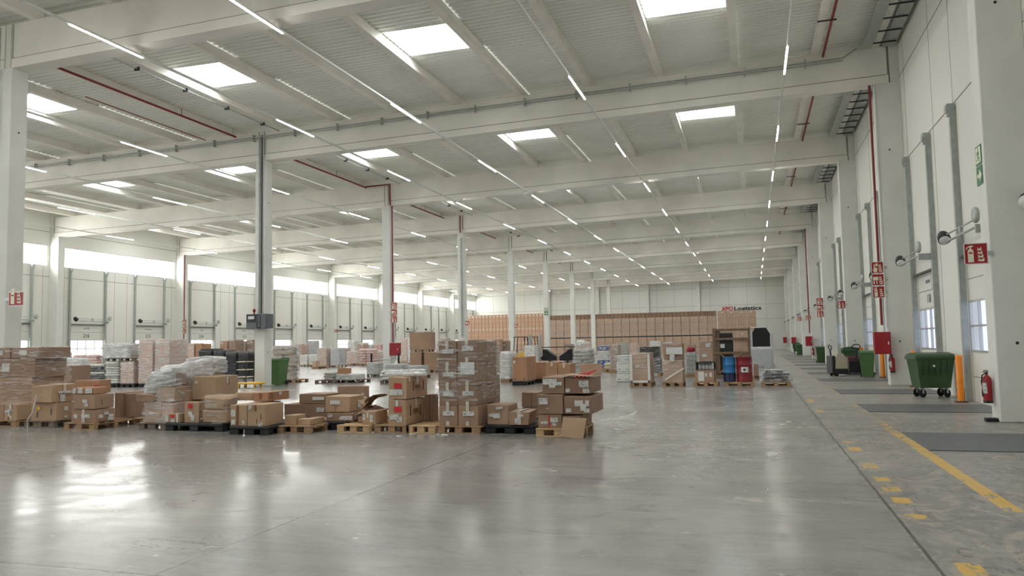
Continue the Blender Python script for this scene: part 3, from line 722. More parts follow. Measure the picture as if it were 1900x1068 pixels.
def bollard(x, y, label):
    t = thing('safety_bollard', (x, y, 0), label, 'bollard', 'orange bollards by the dock doors')
    MB().lathe([(.078, .02), (.078, 1.1), (.06, 1.13), (.01, 1.14)], 0, 0, 20).build('post', orange_m, t, True)
    MB().cbox(-.13, .13, -.13, .13, 0, .02, .005).lathe([(.1, .02), (.085, .03)], 0, 0, 16).build('base_plate', dark_m, t, True)
bollard(4.72, 21.2, 'nearest orange bollard, right of the large green container')
bollard(4.83, 27.5, 'orange bollard between the second column and the large green container')
bollard(4.83, 33.8, 'orange bollard behind the small green bin and hose cabinet')
bollard(4.83, 40.0, 'farthest orange bollard beside the dark pallet truck')
def tub(mb, w0, d0, w1, d1, z0, z1, th=.02):
    a = [(-w0, -d0, z0), (w0, -d0, z0), (w0, d0, z0), (-w0, d0, z0), (-w1, -d1, z1), (w1, -d1, z1), (w1, d1, z1), (-w1, d1, z1)]
    i = [(-w1+th, -d1+th, z1), (w1-th, -d1+th, z1), (w1-th, d1-th, z1), (-w1+th, d1-th, z1), (-w0+th, -d0+th, z0+th), (w0-th, -d0+th, z0+th), (w0-th, d0-th, z0+th), (-w0+th, d0-th, z0+th)]
    mb.add(a+i, [(0, 3, 2, 1), (0, 1, 5, 4), (1, 2, 6, 5), (2, 3, 7, 6), (3, 0, 4, 7), (4, 5, 9, 8), (5, 6, 10, 9), (6, 7, 11, 10), (7, 4, 8, 11), (8, 9, 13, 12), (9, 10, 14, 13), (10, 11, 15, 14), (11, 8, 12, 15), (12, 13, 14, 15)]); return mb
def caster(t, x, y, r=.1):
    c = MB().tube([(x, y-.025, r), (x, y+.025, r)], r, 18).build('caster_wheel', rub, t, True)
    MB().box(x-.03, x+.04, y-.045, y-.032, r, 2.1*r).box(x-.03, x+.04, y+.032, y+.045, r, 2.1*r).box(x-.045, x+.045, y-.04, y+.05, 2.1*r, 2.25*r).build('fork', galv, c, True)
def big_container(x, y, rz, label):
    t = thing('waste_container', (x, y, 0), label, 'waste container', 'large green waste containers', rz=rz); t.scale = (.72, .83, .98)
    tub(MB(), .52, .33, .66, .42, .26, 1.08).build('container_body', green_m, t, True)
    MB().cbox(-.70, .70, -.45, -.41, 1.02, 1.1, .01).cbox(-.70, -.66, -.41, .45, 1.02, 1.1, .01).cbox(.66, .70, -.41, .45, 1.02, 1.1, .01).cbox(-.66, .66, .42, .46, 1.02, 1.1, .01).build('rim', green_m, t, True)
    r = MB()
    for q in (-.4, -.2, 0, .2, .4): r.box(q-.015, q+.015, -.43, -.37, .6, 1.02)
    r.build('front_ribs', green_m, t, True)
    MB().prism([(-.44, 1.1), (.44, 1.1), (.38, 1.15), (0, 1.2), (-.38, 1.15)], lambda a, b_, d: (d, a, b_), -.66, .66).build('lid', green_m, t, True)
    MB().tube([(.72, -.3, 1.0), (.76, -.3, 1.02), (.76, .3, 1.02), (.72, .3, 1.0)], .018, 8).build('handle', green_m, t, True)
    MB().box(-.1, .0, -.415, -.402, .82, .87).build('plate_label', white_m, t, True)
    for sx_ in (-.42, .42):
        for sy_ in (-.24, .24): caster(t, sx_, sy_, .115)
big_container(4.43, 22.95, math.radians(11), 'large green wheeled waste container near the nearest bollard')
big_container(4.3, 39.75, math.radians(-90), 'large dark green waste container behind the beige pallet truck')
big_container(4.2, 86, math.radians(-90), 'distant large green container by the far red cabinet')
def wheelie(x, y, rz, label, m_=green_l, s=1.0):
    t = thing('wheeled_bin', (x, y, 0), label, 'bin', 'green wheeled bins', rz=rz)
    tub(MB(), .21*s, .24*s, .28*s, .33*s, .03, .98*s).build('bin_body', m_, t, True)
    MB().cbox(-.30*s, .30*s, -.35*s, -.32*s, .93*s, 1.0*s, .01).cbox(-.30*s, -.27*s, -.32*s, .36*s, .93*s, 1.0*s, .01).cbox(.27*s, .30*s, -.32*s, .36*s, .93*s, 1.0*s, .01).build('rim', m_, t, True)
    MB().prism([(-.34*s, 1.0*s), (.36*s, 1.0*s), (.38*s, 1.04*s), (.1*s, 1.07*s), (-.3*s, 1.04*s)], lambda a, b_, d: (d, a, b_), -.29*s, .29*s).build('lid', m_, t, True)
    MB().tube([(-.2*s, .42*s, 1.0*s), (.2*s, .42*s, 1.0*s)], .016, 8).build('handle', m_, t, True)
    for q in (-.23, .23): MB().tube([(q*s-.025, .26*s, .1), (q*s+.025, .26*s, .1)], .1, 14).build('wheel', rub, t, True)
wheelie(4.32, 34.2, math.radians(-6), 'green wheeled bin below the red hose cabinet by the right wall')
wheelie(4.05, 53.4, 0, 'distant green wheeled bin on the fifth right column below a red cabinet', green_m)
wheelie(4.05, 77.4, 0, 'far small dark green bin on the seventh right column', green_m)
p = onY(508, 700, 29.2)
wheelie(p.x, 29.5, 0, 'green wheeled bin right of the column with the electrical box', green_l, 1.12)

# electric pallet trucks near the right wall
def pallet_truck(x, y, rz, label, body_m, tall):
    t = thing('pallet_truck', (x, y, 0), label, 'pallet truck', 'electric pallet trucks', rz=rz)
    MB().cbox(-.36, .36, -.25, .3, .1, .32, .03).build('drive_unit', dark_m, t, True)
    MB().prism([(-.24, .3), (.28, .3), (.24, .75), (.1, .95 if tall else .8), (-.12, .95 if tall else .8), (-.2, .7)], lambda a, b_, d: (d, a, b_), -.33, .33).build('cover', body_m, t, True)
    MB().cbox(-.34, .34, -.36, -.22, .12, .86 if tall else .6, .03).build('operator_panel', black_m, t, True)
    MB().tube([(0, -.2, .5), (0, -.28, .85), (0, -.3, 1.12)], .035, 8).build('tiller_arm', dark_m, t, True)
    MB().tube([(math.cos(a)*.17, -.3-.02*math.sin(a), 1.2+math.sin(a)*.1) for a in [i*math.pi/8 for i in range(17)]], .022, 8, cap=False).build('tiller_handle', black_m, t, True)
    for q in (-.2, .2): MB().cbox(q-.08, q+.08, .3, 1.45, .06, .12, .01).build('fork', dark_m, t, True)
    MB().tube([(-.05, -.1, .1), (.05, -.1, .1)], .1, 16).build('drive_wheel', rub, t, True)
    for q in (-.2, .2): MB().tube([(q-.04, 1.35, .045), (q+.04, 1.35, .045)], .045, 12).build('load_wheel', rub, t, True)
    for q in (-.3, .3): MB().tube([(q-.03, -.18, .06), (q+.03, -.18, .06)], .06, 12).build('support_wheel', rub, t, True)
pallet_truck(3.34, 35.35, math.radians(-75), 'beige and black electric pallet truck in front of the dark green container', beige_m, True)
pallet_truck(4.2, 36.9, math.radians(4), 'black and dark red pallet truck with raised loop handle', mat('dark red cover', (84, 40, 46), .45), False)

# black cable guard and speaker-like camera
t = thing('cable_guide_wheels', (4.86, 21.75, 0), 'black wheel guide bracket at the foot of the dock door rail', 'bracket')
MB().cbox(-.06, .06, -.1, .1, 0, .3, .01).build('bracket_body', dark_m, t, True)
for z in (.1, .27, .42): MB().tube([(-.1, -.03, z), (-.03, -.03, z)], .075, 14).build('roller', rub, t, True)
t = thing('security_camera', (4.88, YK(1)-.12, 4.12), 'white and black camera housing on the nearest right column', 'camera')
MB().lathe([(.02, 0), (.12, .02), (.15, .09), (.13, .18), (.05, .22)], 0, 0, 20).xf(Matrix.Rotation(math.radians(150), 4, 'X')).build('camera_housing', white_m, t, True)
MB().lathe([(.10, .18), (.125, .19), (.09, .26), (.02, .28)], 0, 0, 20).xf(Matrix.Rotation(math.radians(150), 4, 'X') @ Matrix.Rotation(math.pi, 4, 'X') @ Matrix.Translation((0, 0, -.22))).build('camera_dome', black_m, t, True)
t = thing('floor_bracket', (4.2, 16.5, 0), 'small black floor bracket at the foot of the nearest right column', 'bracket')
MB().cbox(-.14, .06, -.05, .12, .0, .07, .01).build('bracket_plate', black_m, t, True)

# electrical box and trolley on the second middle column
t = thing('electrical_box', (-20.3, YK(2)-.2, 2.46), 'dark grey electrical box mounted on the middle row column', 'electrical box')
MB().cbox(-20.56, -20.04, YK(2)-.34, YK(2)-.005, 2.46, 3.07, .012).build('enclosure', grey_m, t)
MB().cbox(-19.875, -19.62, YK(2)-.3, YK(2)+.25, 2.46, 3.07, .012).cbox(-20.04, -19.9, YK(2)-.3, YK(2)-.01, 2.5, 3.03, .01).build('side_enclosure', grey_m, t)
MB().box(-20.53, -20.08, YK(2)-.352, YK(2)-.34, 2.72, 3.04).build('display_panel', black_m, t)
MB().box(-20.45, -20.15, YK(2)-.358, YK(2)-.352, 2.85, 2.98).build('screen', alu, t)
t = thing('red_beacon', (-20.3, YK(2)-.15, 3.07), 'small red beacon on top of the grey electrical box', 'beacon')
MB().lathe([(.03, 0), (.03, .1), (.06, .1), (.06, .2), (.02, .23)], 0, 0, 12).build('beacon_lens', red_m, t, True)
t = thing('service_trolley', (-20.12, 27.7, 0), 'yellow and black shelf trolley parked in front of the middle column', 'trolley')
MB().cbox(-.5, .55, -.3, .3, .14, .22, .02).build('platform', yellow_m, t, True)
for x in (-.46, .0):
    for y in (-.25, .25): MB().tube([(x, y, .22), (x, y, 1.1)], .022, 8).build('upright', black_m, t, True)
for z in (.42, .72, 1.05): MB().cbox(-.48, .02, -.27, .27, z, z+.035, .01).build('shelf', cream_m, t, True)
for x in (-.36, .4):
    for y in (-.22, .22): MB().tube([(x-.03, y, .065), (x+.03, y, .065)], .065, 14).build('caster_wheel', yellow_m, t, True)
t = thing('column_guard', (-20.1, YK(3)-.5, 0), 'black column guard rails around the third middle column', 'guard rail')
for x in (-20.9, -19.2):
    MB().tube([(x, YK(3)-.4, 0), (x, YK(3)-.4, 1.2)], .06, 10).build('guard_post', black_m, t)
for z in (.4, .85): MB().tube([(-20.9, YK(3)-.4, z), (-19.2, YK(3)-.4, z)], .03, 8).build('guard_rail', galv, t)

# ------------------------------------------------------------------ cargo: pallets, cartons, sacks, wrapped loads
pal_cache = {}
def pallet(x0, x1, y0, y1, label, kind='wood', z=0., detail=True, group=None):
    """wooden or plastic pallet; returns its top height"""
    W_, D_ = round(x1-x0, 2), round(y1-y0, 2); m_ = {'wood': wood_m, 'pale': wood_l, 'grey': wood_g, 'black': black_m}[kind]
    t = thing('pallet', ((x0+x1)/2, (y0+y1)/2, z), label, 'pallet', group)
    w2, d2 = W_/2, D_/2
    if kind == 'black':
        MB().cbox(-w2, w2, -d2, d2, .10, .155, .01).build('deck', m_, t, True)
        lip = MB()
        for k in range(7): y = -d2+.04+k*(D_-.08)/6; lip.box(-w2+.02, w2-.02, y-.02, y+.02, .155, .16)
        lip.build('deck_ribs', m_, t, True)
        for a in (-w2+.1, 0, w2-.1):
            for b_ in (-d2+.08, 0, d2-.08): MB().cbox(a-.1, a+.1, b_-.075, b_+.075, .0, .10, .008).build('foot', m_, t, True)
        return z+.16
    if detail:
        for k in range(5):
            y = -d2+.06+k*(D_-.12)/4; MB().cbox(-w2, w2, y-(.07 if k % 2 == 0 else .05), y+(.07 if k % 2 == 0 else .05), .122, .144, .003).build('deck_board', m_, t, True)
        for a in (-w2+.07, 0, w2-.07): MB().cbox(a-.07, a+.07, -d2, d2, .10, .122, .003).build('stringer_board', m_, t, True)
        for a in (-w2+.07, 0, w2-.07):
            for b_ in (-d2+.05, 0, d2-.05): MB().cbox(a-.07, a+.07, b_-.05, b_+.05, .022, .10, .004).build('block', m_, t, True)
        for b_ in (-d2+.05, 0, d2-.05): MB().cbox(-w2, w2, b_-.05, b_+.05, 0, .022, .003).build('bottom_board', m_, t, True)
    else:
        MB().box(-w2, w2, -d2, d2, .122, .144).build('deck_board', m_, t, True)
        bl = MB()
        for a in (-w2+.07, 0, w2-.07):
            for b_ in (-d2+.05, 0, d2-.05): bl.box(a-.07, a+.07, b_-.05, b_+.05, .0, .122)
        bl.build('blocks', m_, t, True)
    return z+.144
def carton_parts(t, x0, x1, y0, y1, z1, m_, lab=(), tape='x', top=True, wob=.006, print_=False):
    """body, tape and stickers of a carton in the local frame of t (z from 0)"""
    MB().cbox(x0, x1, y0, y1, 0, z1, .007, wob).build('box_body', m_, t, True)
    xm, ym = (x0+x1)/2, (y0+y1)/2
    if tape == 'x':                     # tape runs over the top and down front and back
        MB().box(xm-.035, xm+.035, y0-.0105, y1+.0105, z1+.0075, z1+.0095).box(xm-.035, xm+.035, y0-.0105, y0-.0085, z1-.14, z1+.0095).box(xm-.035, xm+.035, y0-.0105, y0-.0085, 0.01, .10).build('packing_tape', tape_m, t, True)
        MB().box(xm-.003, xm+.003, y0, y1, z1+.001, z1+.0072).build('flap_seam', edge_m, t, True)
    elif tape == 'y':
        MB().box(x0-.0105, x1+.0105, ym-.035, ym+.035, z1+.0075, z1+.0095).box(x1+.0085, x1+.0105, ym-.035, ym+.035, z1-.16, z1+.0095).build('packing_tape', tape_m, t, True)
        MB().box(x0, x1, ym-.003, ym+.003, z1+.001, z1+.0072).build('flap_seam', edge_m, t, True)
    for li, (sd, u, v, w_, h_, mm) in enumerate(lab):
        e = .0012*li
        mm = {'w': label_m, 'p': plain_label, 'r': red_label, 'k': dark_m, 'y': yellow_m, 'b': btape_m}[mm]
        if sd == 'f':
            a = x0+(x1-x0)*u; c = z1*v; w_ *= (x1-x0)*1.15; h_ *= z1*1.1; q = MB().box(a, min(a+w_, x1-.01), y0-.0125-e, y0-.009, c, min(c+h_, z1-.005))
        else:
            a = y0+(y1-y0)*u; c = z1*v; w_ *= (y1-y0); h_ *= z1*1.1; q = MB().box(x1+.009, x1+.0125+e, a, min(a+w_, y1-.01), c, min(c+h_, z1-.005))
        q.build('shipping_label' if mm in (label_m, plain_label, red_label, yellow_m) else 'printed_mark', mm, t, True)
def carton(Y, zb, xl, xr, xb, yt, label, tone=0, lab=(), tape='x', rz=0., dep=None, group=None, dx=0, wob=.006):
    """a carton standing at depth Y on height zb; pixel columns of its front and side give width and depth"""
    A = onY(xl, yt, Y); B = onY(xr, yt, Y)
    x0, x1, zt = A.x, B.x, B.z
    if dep is None: dep = max(.2, min(1.3, onX(xb, yt, x1).y-Y))
    h = max(.08, zt-zb)
    t = thing('cardboard_box', ((x0+x1)/2, Y+dep/2, zb), label, 'box', group, rz=math.radians(rz))
    carton_parts(t, -(x1-x0)/2, (x1-x0)/2, -dep/2, dep/2, h-.01, cart[tone], lab, tape, wob=wob)
    return zb+h
def shell(t, x0, x1, y0, y1, z1, m_, name='stretch_wrap', amp=.018, z0=0., topf=None, n=36, mlev=12, cap=True, r=.05):
    vs = []; fs = []; P = []
    per = [(x0, y0), (x1, y0), (x1, y1), (x0, y1)]
    for s_ in range(4):
        a, b_ = per[s_], per[(s_+1) % 4]
        for k in range(n//4): f = k/(n//4); P.append((a[0]+(b_[0]-a[0])*f, a[1]+(b_[1]-a[1])*f))
    nn = len(P); cx, cy = (x0+x1)/2, (y0+y1)/2
    ph = [random.uniform(0, 6.28) for _ in range(6)]
    for j in range(mlev+1):
        f = j/mlev
        for i, (px, py) in enumerate(P):
            zt = z1 if topf is None else topf(px, py)
            z = z0+(zt-z0)*f
            d = amp*(math.sin(7*f*3+ph[0]+i*.9)*.4+math.sin(i*1.7+ph[1]+f*5)*.35+math.sin(i*.6+ph[2]-f*19)*.35)+.012
            k = 1-(.04 if j == mlev else 0)
            dx_, dy_ = px-cx, py-cy; L = math.hypot(dx_, dy_)
            vs.append((cx+dx_*k+dx_/L*d, cy+dy_*k+dy_/L*d, z+(.012 if j == mlev else 0)))
    for j in range(mlev):
        for i in range(nn): fs.append((j*nn+i, j*nn+(i+1) % nn, (j+1)*nn+(i+1) % nn, (j+1)*nn+i))
    if cap:
        vs.append((cx, cy, (z1 if topf is None else topf(cx, cy))+.03)); c = len(vs)-1
        for i in range(nn): fs.append((mlev*nn+i, mlev*nn+(i+1) % nn, c))
    return MB().add(vs, fs, True).build(name, m_, t, True)
def pillow(mb, cx, cy, cz, a, b_, h, seed=0):
    n, m_ = 12, 6; vs = []; fs = []
    rs = random.Random(seed); p1, p2 = rs.uniform(0, 6), rs.uniform(0, 6)
    for j in range(m_+1):
        ph = math.pi*j/m_-math.pi/2
        for i in range(n):
            th = 2*math.pi*i/n; c, s = math.cos(th), math.sin(th); cp = max(0, math.cos(ph))**.55
            sx_ = math.copysign(abs(c)**.45, c); sy_ = math.copysign(abs(s)**.45, s); sz = math.copysign(abs(math.sin(ph))**.8, math.sin(ph))
            k = 1+.05*math.sin(3*th+p1)+.04*math.sin(5*th+p2)
            vs.append((cx+a/2*sx_*cp*k, cy+b_/2*sy_*cp*k, cz+h/2*sz*(1+.08*math.sin(2*th+p2))))
    for j in range(m_):
        for i in range(n): fs.append((j*n+i, j*n+(i+1) % n, (j+1)*n+(i+1) % n, (j+1)*n+i))
    return mb.add(vs, fs, True)
def rect(Y, xl, xr, xb, yt, zb, dep=None):
    A = onY(xl, yt, Y); B = onY(xr, yt, Y)
    if dep is None: dep = max(.4, min(1.6, onX(xb, yt, B.x).y-Y))
    return A.x, B.x, Y, Y+dep, max(.15, B.z-zb)
def load_cartons(Y, xl, xr, xb, yt, label, cat='wrapped pallet load', zb=.144, nx=2, nz=3, ny=1, tone=4, wrap=film_mid, dep=None, group=None, lab=True, topf=None, name='wrapped_load'):
    x0, x1, y0, y1, H = rect(Y, xl, xr, xb, yt, zb, dep)
    t = thing(name, ((x0+x1)/2, (y0+y1)/2, zb), label, cat, group); w2, d2 = (x1-x0)/2-.015, (y1-y0)/2-.015
    for i in range(nx):
        for q in range(ny):
            for k in range(nz):
                a = -w2+2*w2*i/nx; b_ = -w2+2*w2*(i+1)/nx; c = -d2+2*d2*q/ny; d = -d2+2*d2*(q+1)/ny; z0 = (H-.01)*k/nz
                MB().cbox(a+.004, b_-.004, c+.004, d-.004, z0+.002, (H-.01)*(k+1)/nz-.002, .006, .004).build('carton', cart[tone] if isinstance(tone, int) else tone, t, True)
                if lab and q == 0 and random.random() < .6:
                    e = a+(b_-a)*random.uniform(.15, .5); z = z0+(H/nz)*random.uniform(.3, .6)
                    MB().box(e, min(e+.16, b_-.02), c-.006, c-.002, z, z+min(.11, H/nz*.3)).build('shipping_label', label_m, t, True)
    if wrap: shell(t, -w2-.01, w2+.01, -d2-.01, d2+.01, H, wrap, n=28, mlev=9)
    return zb+H
def load_sacks(Y, xl, xr, xb, yt, label, cat='sack pallet', zb=.144, nz=6, nx=2, m_=None, wrap=film_thin, dep=None, group=None, mix=None, amp=.02):
    x0, x1, y0, y1, H = rect(Y, xl, xr, xb, yt, zb, dep); m_ = m_ or white_m
    t = thing('sack_load', ((x0+x1)/2, (y0+y1)/2, zb), label, cat, group); w2, d2 = (x1-x0)/2, (y1-y0)/2; hh = H/nz
    for k in range(nz):
        for i in range(nx):
            for q in range(2):
                a = 2*w2/nx; mm = m_ if not mix else mix[(k*7+i*3+q) % len(mix)]
                pillow(MB(), -w2+a*(i+.5)+random.uniform(-amp, amp), -d2/2+d2*q+random.uniform(-amp, amp), hh*(k+.5), a*1.02, d2*1.02, hh*1.18, seed=k*10+i).build('sack', mm, t, True)
    if wrap: shell(t, -w2-.01, w2+.01, -d2-.01, d2+.01, H+.02, wrap, n=28, mlev=9, amp=.03)
    return zb+H

# ---- foreground row, left to right
pallet(-17.3, -15.46, 13.05, 14.0, 'wooden pallet at the left edge under two open-front cartons')
carton(13.07, .144, -22, 7, 10, 749, 'carton cut off by the left edge on the leftmost pallet', 0, [('f', .45, .3, .16, .2, 'w')], dep=.8)
carton(13.07, .144, 8.5, 32, 57, 749.5, 'carton with four labels at the left edge, on the leftmost pallet', 2, [('f', .05, .5, .2, .12, 'w'), ('f', .3, .3, .17, .14, 'w'), ('f', .3, .5, .16, .2, 'w'), ('f', .32, .05, .12, .12, 'b')])
pallet(-17.4, -15.1, 14.25, 15.3, 'wooden pallet hidden behind the cartons at the left edge')
x0_, x1_, y0_, y1_, H_ = rect(14.3, -60, 63, 64, 643, .144, .95)
t = thing('wrapped_load', ((x0_+x1_)/2, 14.78, .144), 'tall film-wrapped stack of brown cartons at the left edge', 'wrapped pallet load')
w2 = (x1_-x0_)/2
for (a, b_, z0, z1, tn, lb) in [(-w2, -.45, 0, .5, 1, 1), (-w2, -.45, .5, .95, 1, 1), (-w2, -.45, .95, 1.42, 0, 0), (-.43, w2-.05, 0, .88, 0, 0), (-.40, w2+.02, .88, 1.33, 1, 1), (-w2, -.42, 1.43, 1.78, 3, 1), (-.40, .30, 1.34, 1.8, 1, 1), (.31, w2+.14, 1.34, 1.8, 1, 1)]:
    a, b_ = max(a, -w2), min(b_, w2+.16); z1 = min(z1, H_) if z1 < 1.75 else H_-.01
    MB().cbox(a+.01, b_-.01, -.45, .45, z0+.003, z1, .008, .006).build('carton', cart[tn], t, True)
    if lb:
        e = a+(b_-a)*.3; MB().box(e, e+.24, -.458, -.452, z0+(z1-z0)*.3, z0+(z1-z0)*.75).build('shipping_label', label_m, t, True)
shell(t, -w2-.02, w2+.13, -.48, .48, H_, film_thin, n=40, mlev=14)
za = pallet(-15.18, -14.36, 13.02, 14.2, 'grey old pallet under two long cartons, second from left', 'grey')
za = carton(13.05, .144, 58, 105, 135, 746.5, 'long carton with yellow sticker and loose white strap, lower of two', 2, [('f', .25, .62, .12, .16, 'y'), ('f', .25, .2, .02, .28, 'k'), ('f', .8, .35, .02, .3, 'k'), ('s', .45, .55, .22, .2, 'p'), ('s', .45, .15, .22, .1, 'w')], tape=None)
carton(12.98, za+.003, 60.5, 99, 142, 714, 'long bulging carton with big side label, upper of two', 2, [('s', .32, .02, .2, .4, 'w'), ('s', .25, .5, .55, .14, 'w')], tape='y', rz=-3, wob=.02)
tag(MB().tube([(-14.75, 12.93, .70), (-14.8, 12.9, .35), (-14.92, 12.88, .18), (-14.9, 12.86, .01)], .012, 6).build('loose_strap', plain_label), 'loose white strap hanging in front of the yellow-stickered carton', 'strap')
pallet(-13.82, -13.02, 12.78, 13.95, 'wooden pallet under the three stacked labelled cartons')
z1 = carton(12.82, .144, 133, 178, 213, 758.8, 'bottom carton of three, its side covered in labels', 0, [('f', .1, .35, .14, .26, 'w'), ('f', .42, .35, .18, .28, 'w'), ('f', .62, .38, .14, .26, 'w'), ('s', .1, .35, .24, .22, 'w'), ('s', .4, .55, .25, .2, 'w'), ('s', .65, .35, .25, .2, 'w'), ('s', .1, .08, .5, .05, 'b'), ('s', .6, .1, .3, .2, 'w')])
z2 = carton(12.8, z1+.002, 136, 176, 212, 731, 'middle carton of three with one front label', 0, [('f', .46, .45, .18, .2, 'w'), ('f', .55, .2, .14, .2, 'w'), ('s', .35, .3, .02, .3, 'b')], tape=None)
z3 = carton(12.82, z2+.002, 135, 175, 207, 717.5, 'flat carton on top of three, front full of labels', 3, [('f', .02, .1, .14, .7, 'w'), ('f', .26, .1, .18, .8, 'w'), ('f', .62, .1, .26, .7, 'w')], dep=.36, tape=None)
carton(13.2, z2+.002, 139, 186, 207, 704, 'thin long carton behind with red stickers, on the three cartons', 3, [('f', .80, .3, .1, .3, 'r')], dep=.3, tape=None)
pallet(-13.42, -12.72, 13.85, 14.9, 'wooden pallet under the tall plain carton', 'wood')
carton(13.9, .144, 213, 224, 244, 727.6, 'tall plain brown carton standing alone on its pallet', 1, [], tape=None, dep=.85)
carton(14.0, .144, 228, 243, 246, 729, 'tall plain carton pressed behind the lone one', 1, [], tape=None, dep=.7)
pallet(-12.08, -11.4, 12.98, 14.8, 'pale wooden pallet under the bulging film-wrapped heap', 'grey')
t = thing('wrapped_load', (-11.62, 13.6, .144), 'bulging heap of cartons and white bags under clear film', 'wrapped pallet load')
for (a, b_, c, d, z0, z1, tn) in [(-.36, .06, -.58, .0, 0, .42, 4), (.07, .36, -.58, .0, 0, .40, 5), (-.36, .32, .02, .58, 0, .45, 1), (-.54, -.10, -.62, -.1, .43, .58, 0), (-.08, .36, -.55, .1, .42, .72, 4), (-.1, .32, .12, .62, .46, .95, 1), (.0, .36, -.5, -.1, .73, 1.0, 1), (-.3, .28, .66, 1.15, .0, 1.18, 1)]:
    MB().cbox(a, b_, c, d, z0, z1, .01, .012).build('carton', cart[tn], t, True)
for i, (a, b_, c, s1, s2, s3) in enumerate([(-.28, -.36, .72, .34, .34, .26), (-.26, -.2, .92, .4, .4, .24), (-.38, -.42, .62, .16, .2, .2), (-.42, -.3, .78, .15, .2, .16), (.0, -.1, 1.06, .5, .5, .2)]):
    pillow(MB(), a, b_, c, s1, s2, s3, i).build('plastic_bag', film_white, t, True)
shell(t, -.38, .35, -.58, .62, 1.2, film_mid, n=48, mlev=16, amp=.03, topf=lambda x, y: 1.08+.2*max(0, x+.2)+.15*y-(.22 if x < -.3 else 0))
shell(t, -.36, .34, -.54, .60, 1.25, film_thick, name='plastic_sheet', n=48, mlev=8, amp=.04, z0=.78, topf=lambda x, y: 1.1+.2*max(0, x+.2)+.16*y-(.22 if x < -.3 else 0))
shell(t, -.34, .30, .62, 1.15, 1.3, film_thick, name='plastic_sheet', n=40, mlev=8, amp=.04, z0=.95, topf=lambda x, y: 1.30-.25*abs(x)**2*4*.3)
pallet(-11.36, -9.98, 12.9, 14.1, 'long black plastic pallet under the red-labelled cartons', 'black')
carton(12.93, .16, 307.5, 334, 340, 766, 'small film-taped carton with red label, front of the black pallet', 2, [('f', .35, .55, .24, .28, 'r'), ('f', .03, .1, .16, .75, 'p'), ('f', .78, .05, .1, .85, 'p'), ('f', .42, .05, .2, .3, 'w')], tape=None)
z1 = carton(12.97, .16, 342, 369, 381, 745, 'upright carton with red label above white labels', 2, [('f', .28, .7, .26, .2, 'r'), ('f', .3, .3, .24, .22, 'w'), ('f', .5, .1, .2, .25, 'w')], tape=None)
carton(13.35, .16, 323, 350, 386, 724, 'carton with two strips of clear tape behind the red-labelled ones', 2, [('f', .35, .75, .08, .22, 'p'), ('s', .5, .75, .1, .22, 'p')], tape='y', dep=.62)
zz = carton(13.5, .16, 356, 398, 420, 741, 'hidden lower carton under the largest carton of the black pallet', 1, [], tape=None, dep=.6)
carton(13.45, zz+.002, 357, 399, 420, 697, 'large carton highest on the black pallet, right of the film heap', 2, [('f', .12, .7, .1, .12, 'w'), ('s', .55, .6, .03, .25, 'b')], tape='y', dep=.75, rz=2)
t = thing('wrapped_bundle', (onY(401, 780, 13.0).x, 13.13, .16), 'crumpled brown paper bundle wrapped in film between cartons', 'bundle')
MB().cbox(-.27, .29, -.2, .2, 0, .26, .03, .02).cbox(-.25, .28, -.19, .19, .24, .52, .05, .03).build('bundle_body', cart[2], t, True)
shell(t, -.28, .30, -.21, .21, .54, film_thin, n=36, mlev=12, amp=.03)
pallet(-9.55, -8.68, 12.53, 13.9, 'deep black plastic pallet under the two large front cartons', 'black')
z1 = carton(12.55, .16, 428, 458, 462, 750, 'carton with brown tape and stacked stickers, left on the black pallet', 2, [('f', .38, .02, .1, .96, 'b'), ('f', .05, .45, .24, .28, 'w'), ('f', .08, .08, .2, .2, 'w'), ('f', .75, .1, .1, .14, 'w')], tape=None, dep=1.1)
z1 = carton(12.55, .16, 459, 491, 526, 749, 'large carton with printed bag symbol and label, right on the black pallet', 2, [('f', .1, .78, .16, .17, 'w'), ('f', .42, .7, .09, .25, 'b'), ('f', .66, .0, .2, .16, 'w'), ('f', .55, .12, .02, .2, 'k'), ('f', .8, .3, .02, .25, 'k')], tape=None)
carton(13.3, z1+.004, 437, 468, 470, 727.5, 'long low carton lying on top at left of the black pallet pair', 2, [], tape=None, dep=.45)
carton(13.1, z1+.004, 470.5, 496, 534, 727, 'darker low carton with brown tape lying on top at right', 3, [('f', .42, .3, .14, .6, 'b'), ('s', .12, .3, .12, .65, 'b'), ('s', .5, .6, .12, .3, 'p')], tape=None, dep=.75)
pallet(-8.72, -8.0, 12.85, 14.0, 'reddish wooden pallet holding small cartons', 'wood')
carton(12.95, .144, 528, 549, 561, 769, 'small cube carton on the reddish pallet, left', 2, [], tape=None, dep=.34)
carton(12.98, .144, 552, 575, 578, 776.5, 'small low carton on the reddish pallet, middle', 2, [], tape=None, dep=.25)
carton(13.3, .144, 573, 588, 590, 774, 'small carton with a square label at the back of the reddish pallet', 2, [('f', .1, .1, .22, .2, 'w')], tape=None, dep=.3)
carton(13.55, .144, 588, 606, 609, 776, 'small plain carton at the right back of the reddish pallet', 2, [], tape=None, dep=.3)
pallet(-8.14, -7.62, 13.5, 14.8, 'black plastic pallet with white labels behind the reddish one', 'black')
pallet(-9.2, -8.15, 14.15, 15.0, 'black plastic pallet hidden under the long cartons', 'black')
z1 = carton(14.2, .16, 527, 605, 608, 749, 'very long low carton, lower of the two long ones', 1, [('f', .78, .45, .16, .3, 'w')], tape=None, dep=.6)
carton(14.2, z1+.002, 555, 606, 611, 730, 'long carton with wide white label, upper of the two long ones', 1, [('f', .5, .4, .36, .3, 'p')], tape=None, dep=.6)
z1 = carton(13.55, .16, 606, 655, 672, 765, 'wide low carton with two front labels on the black pallet', 1, [('f', .06, .5, .16, .3, 'w'), ('f', .5, .2, .42, .42, 'w'), ('s', .1, .3, .3, .5, 'w')], tape=None)
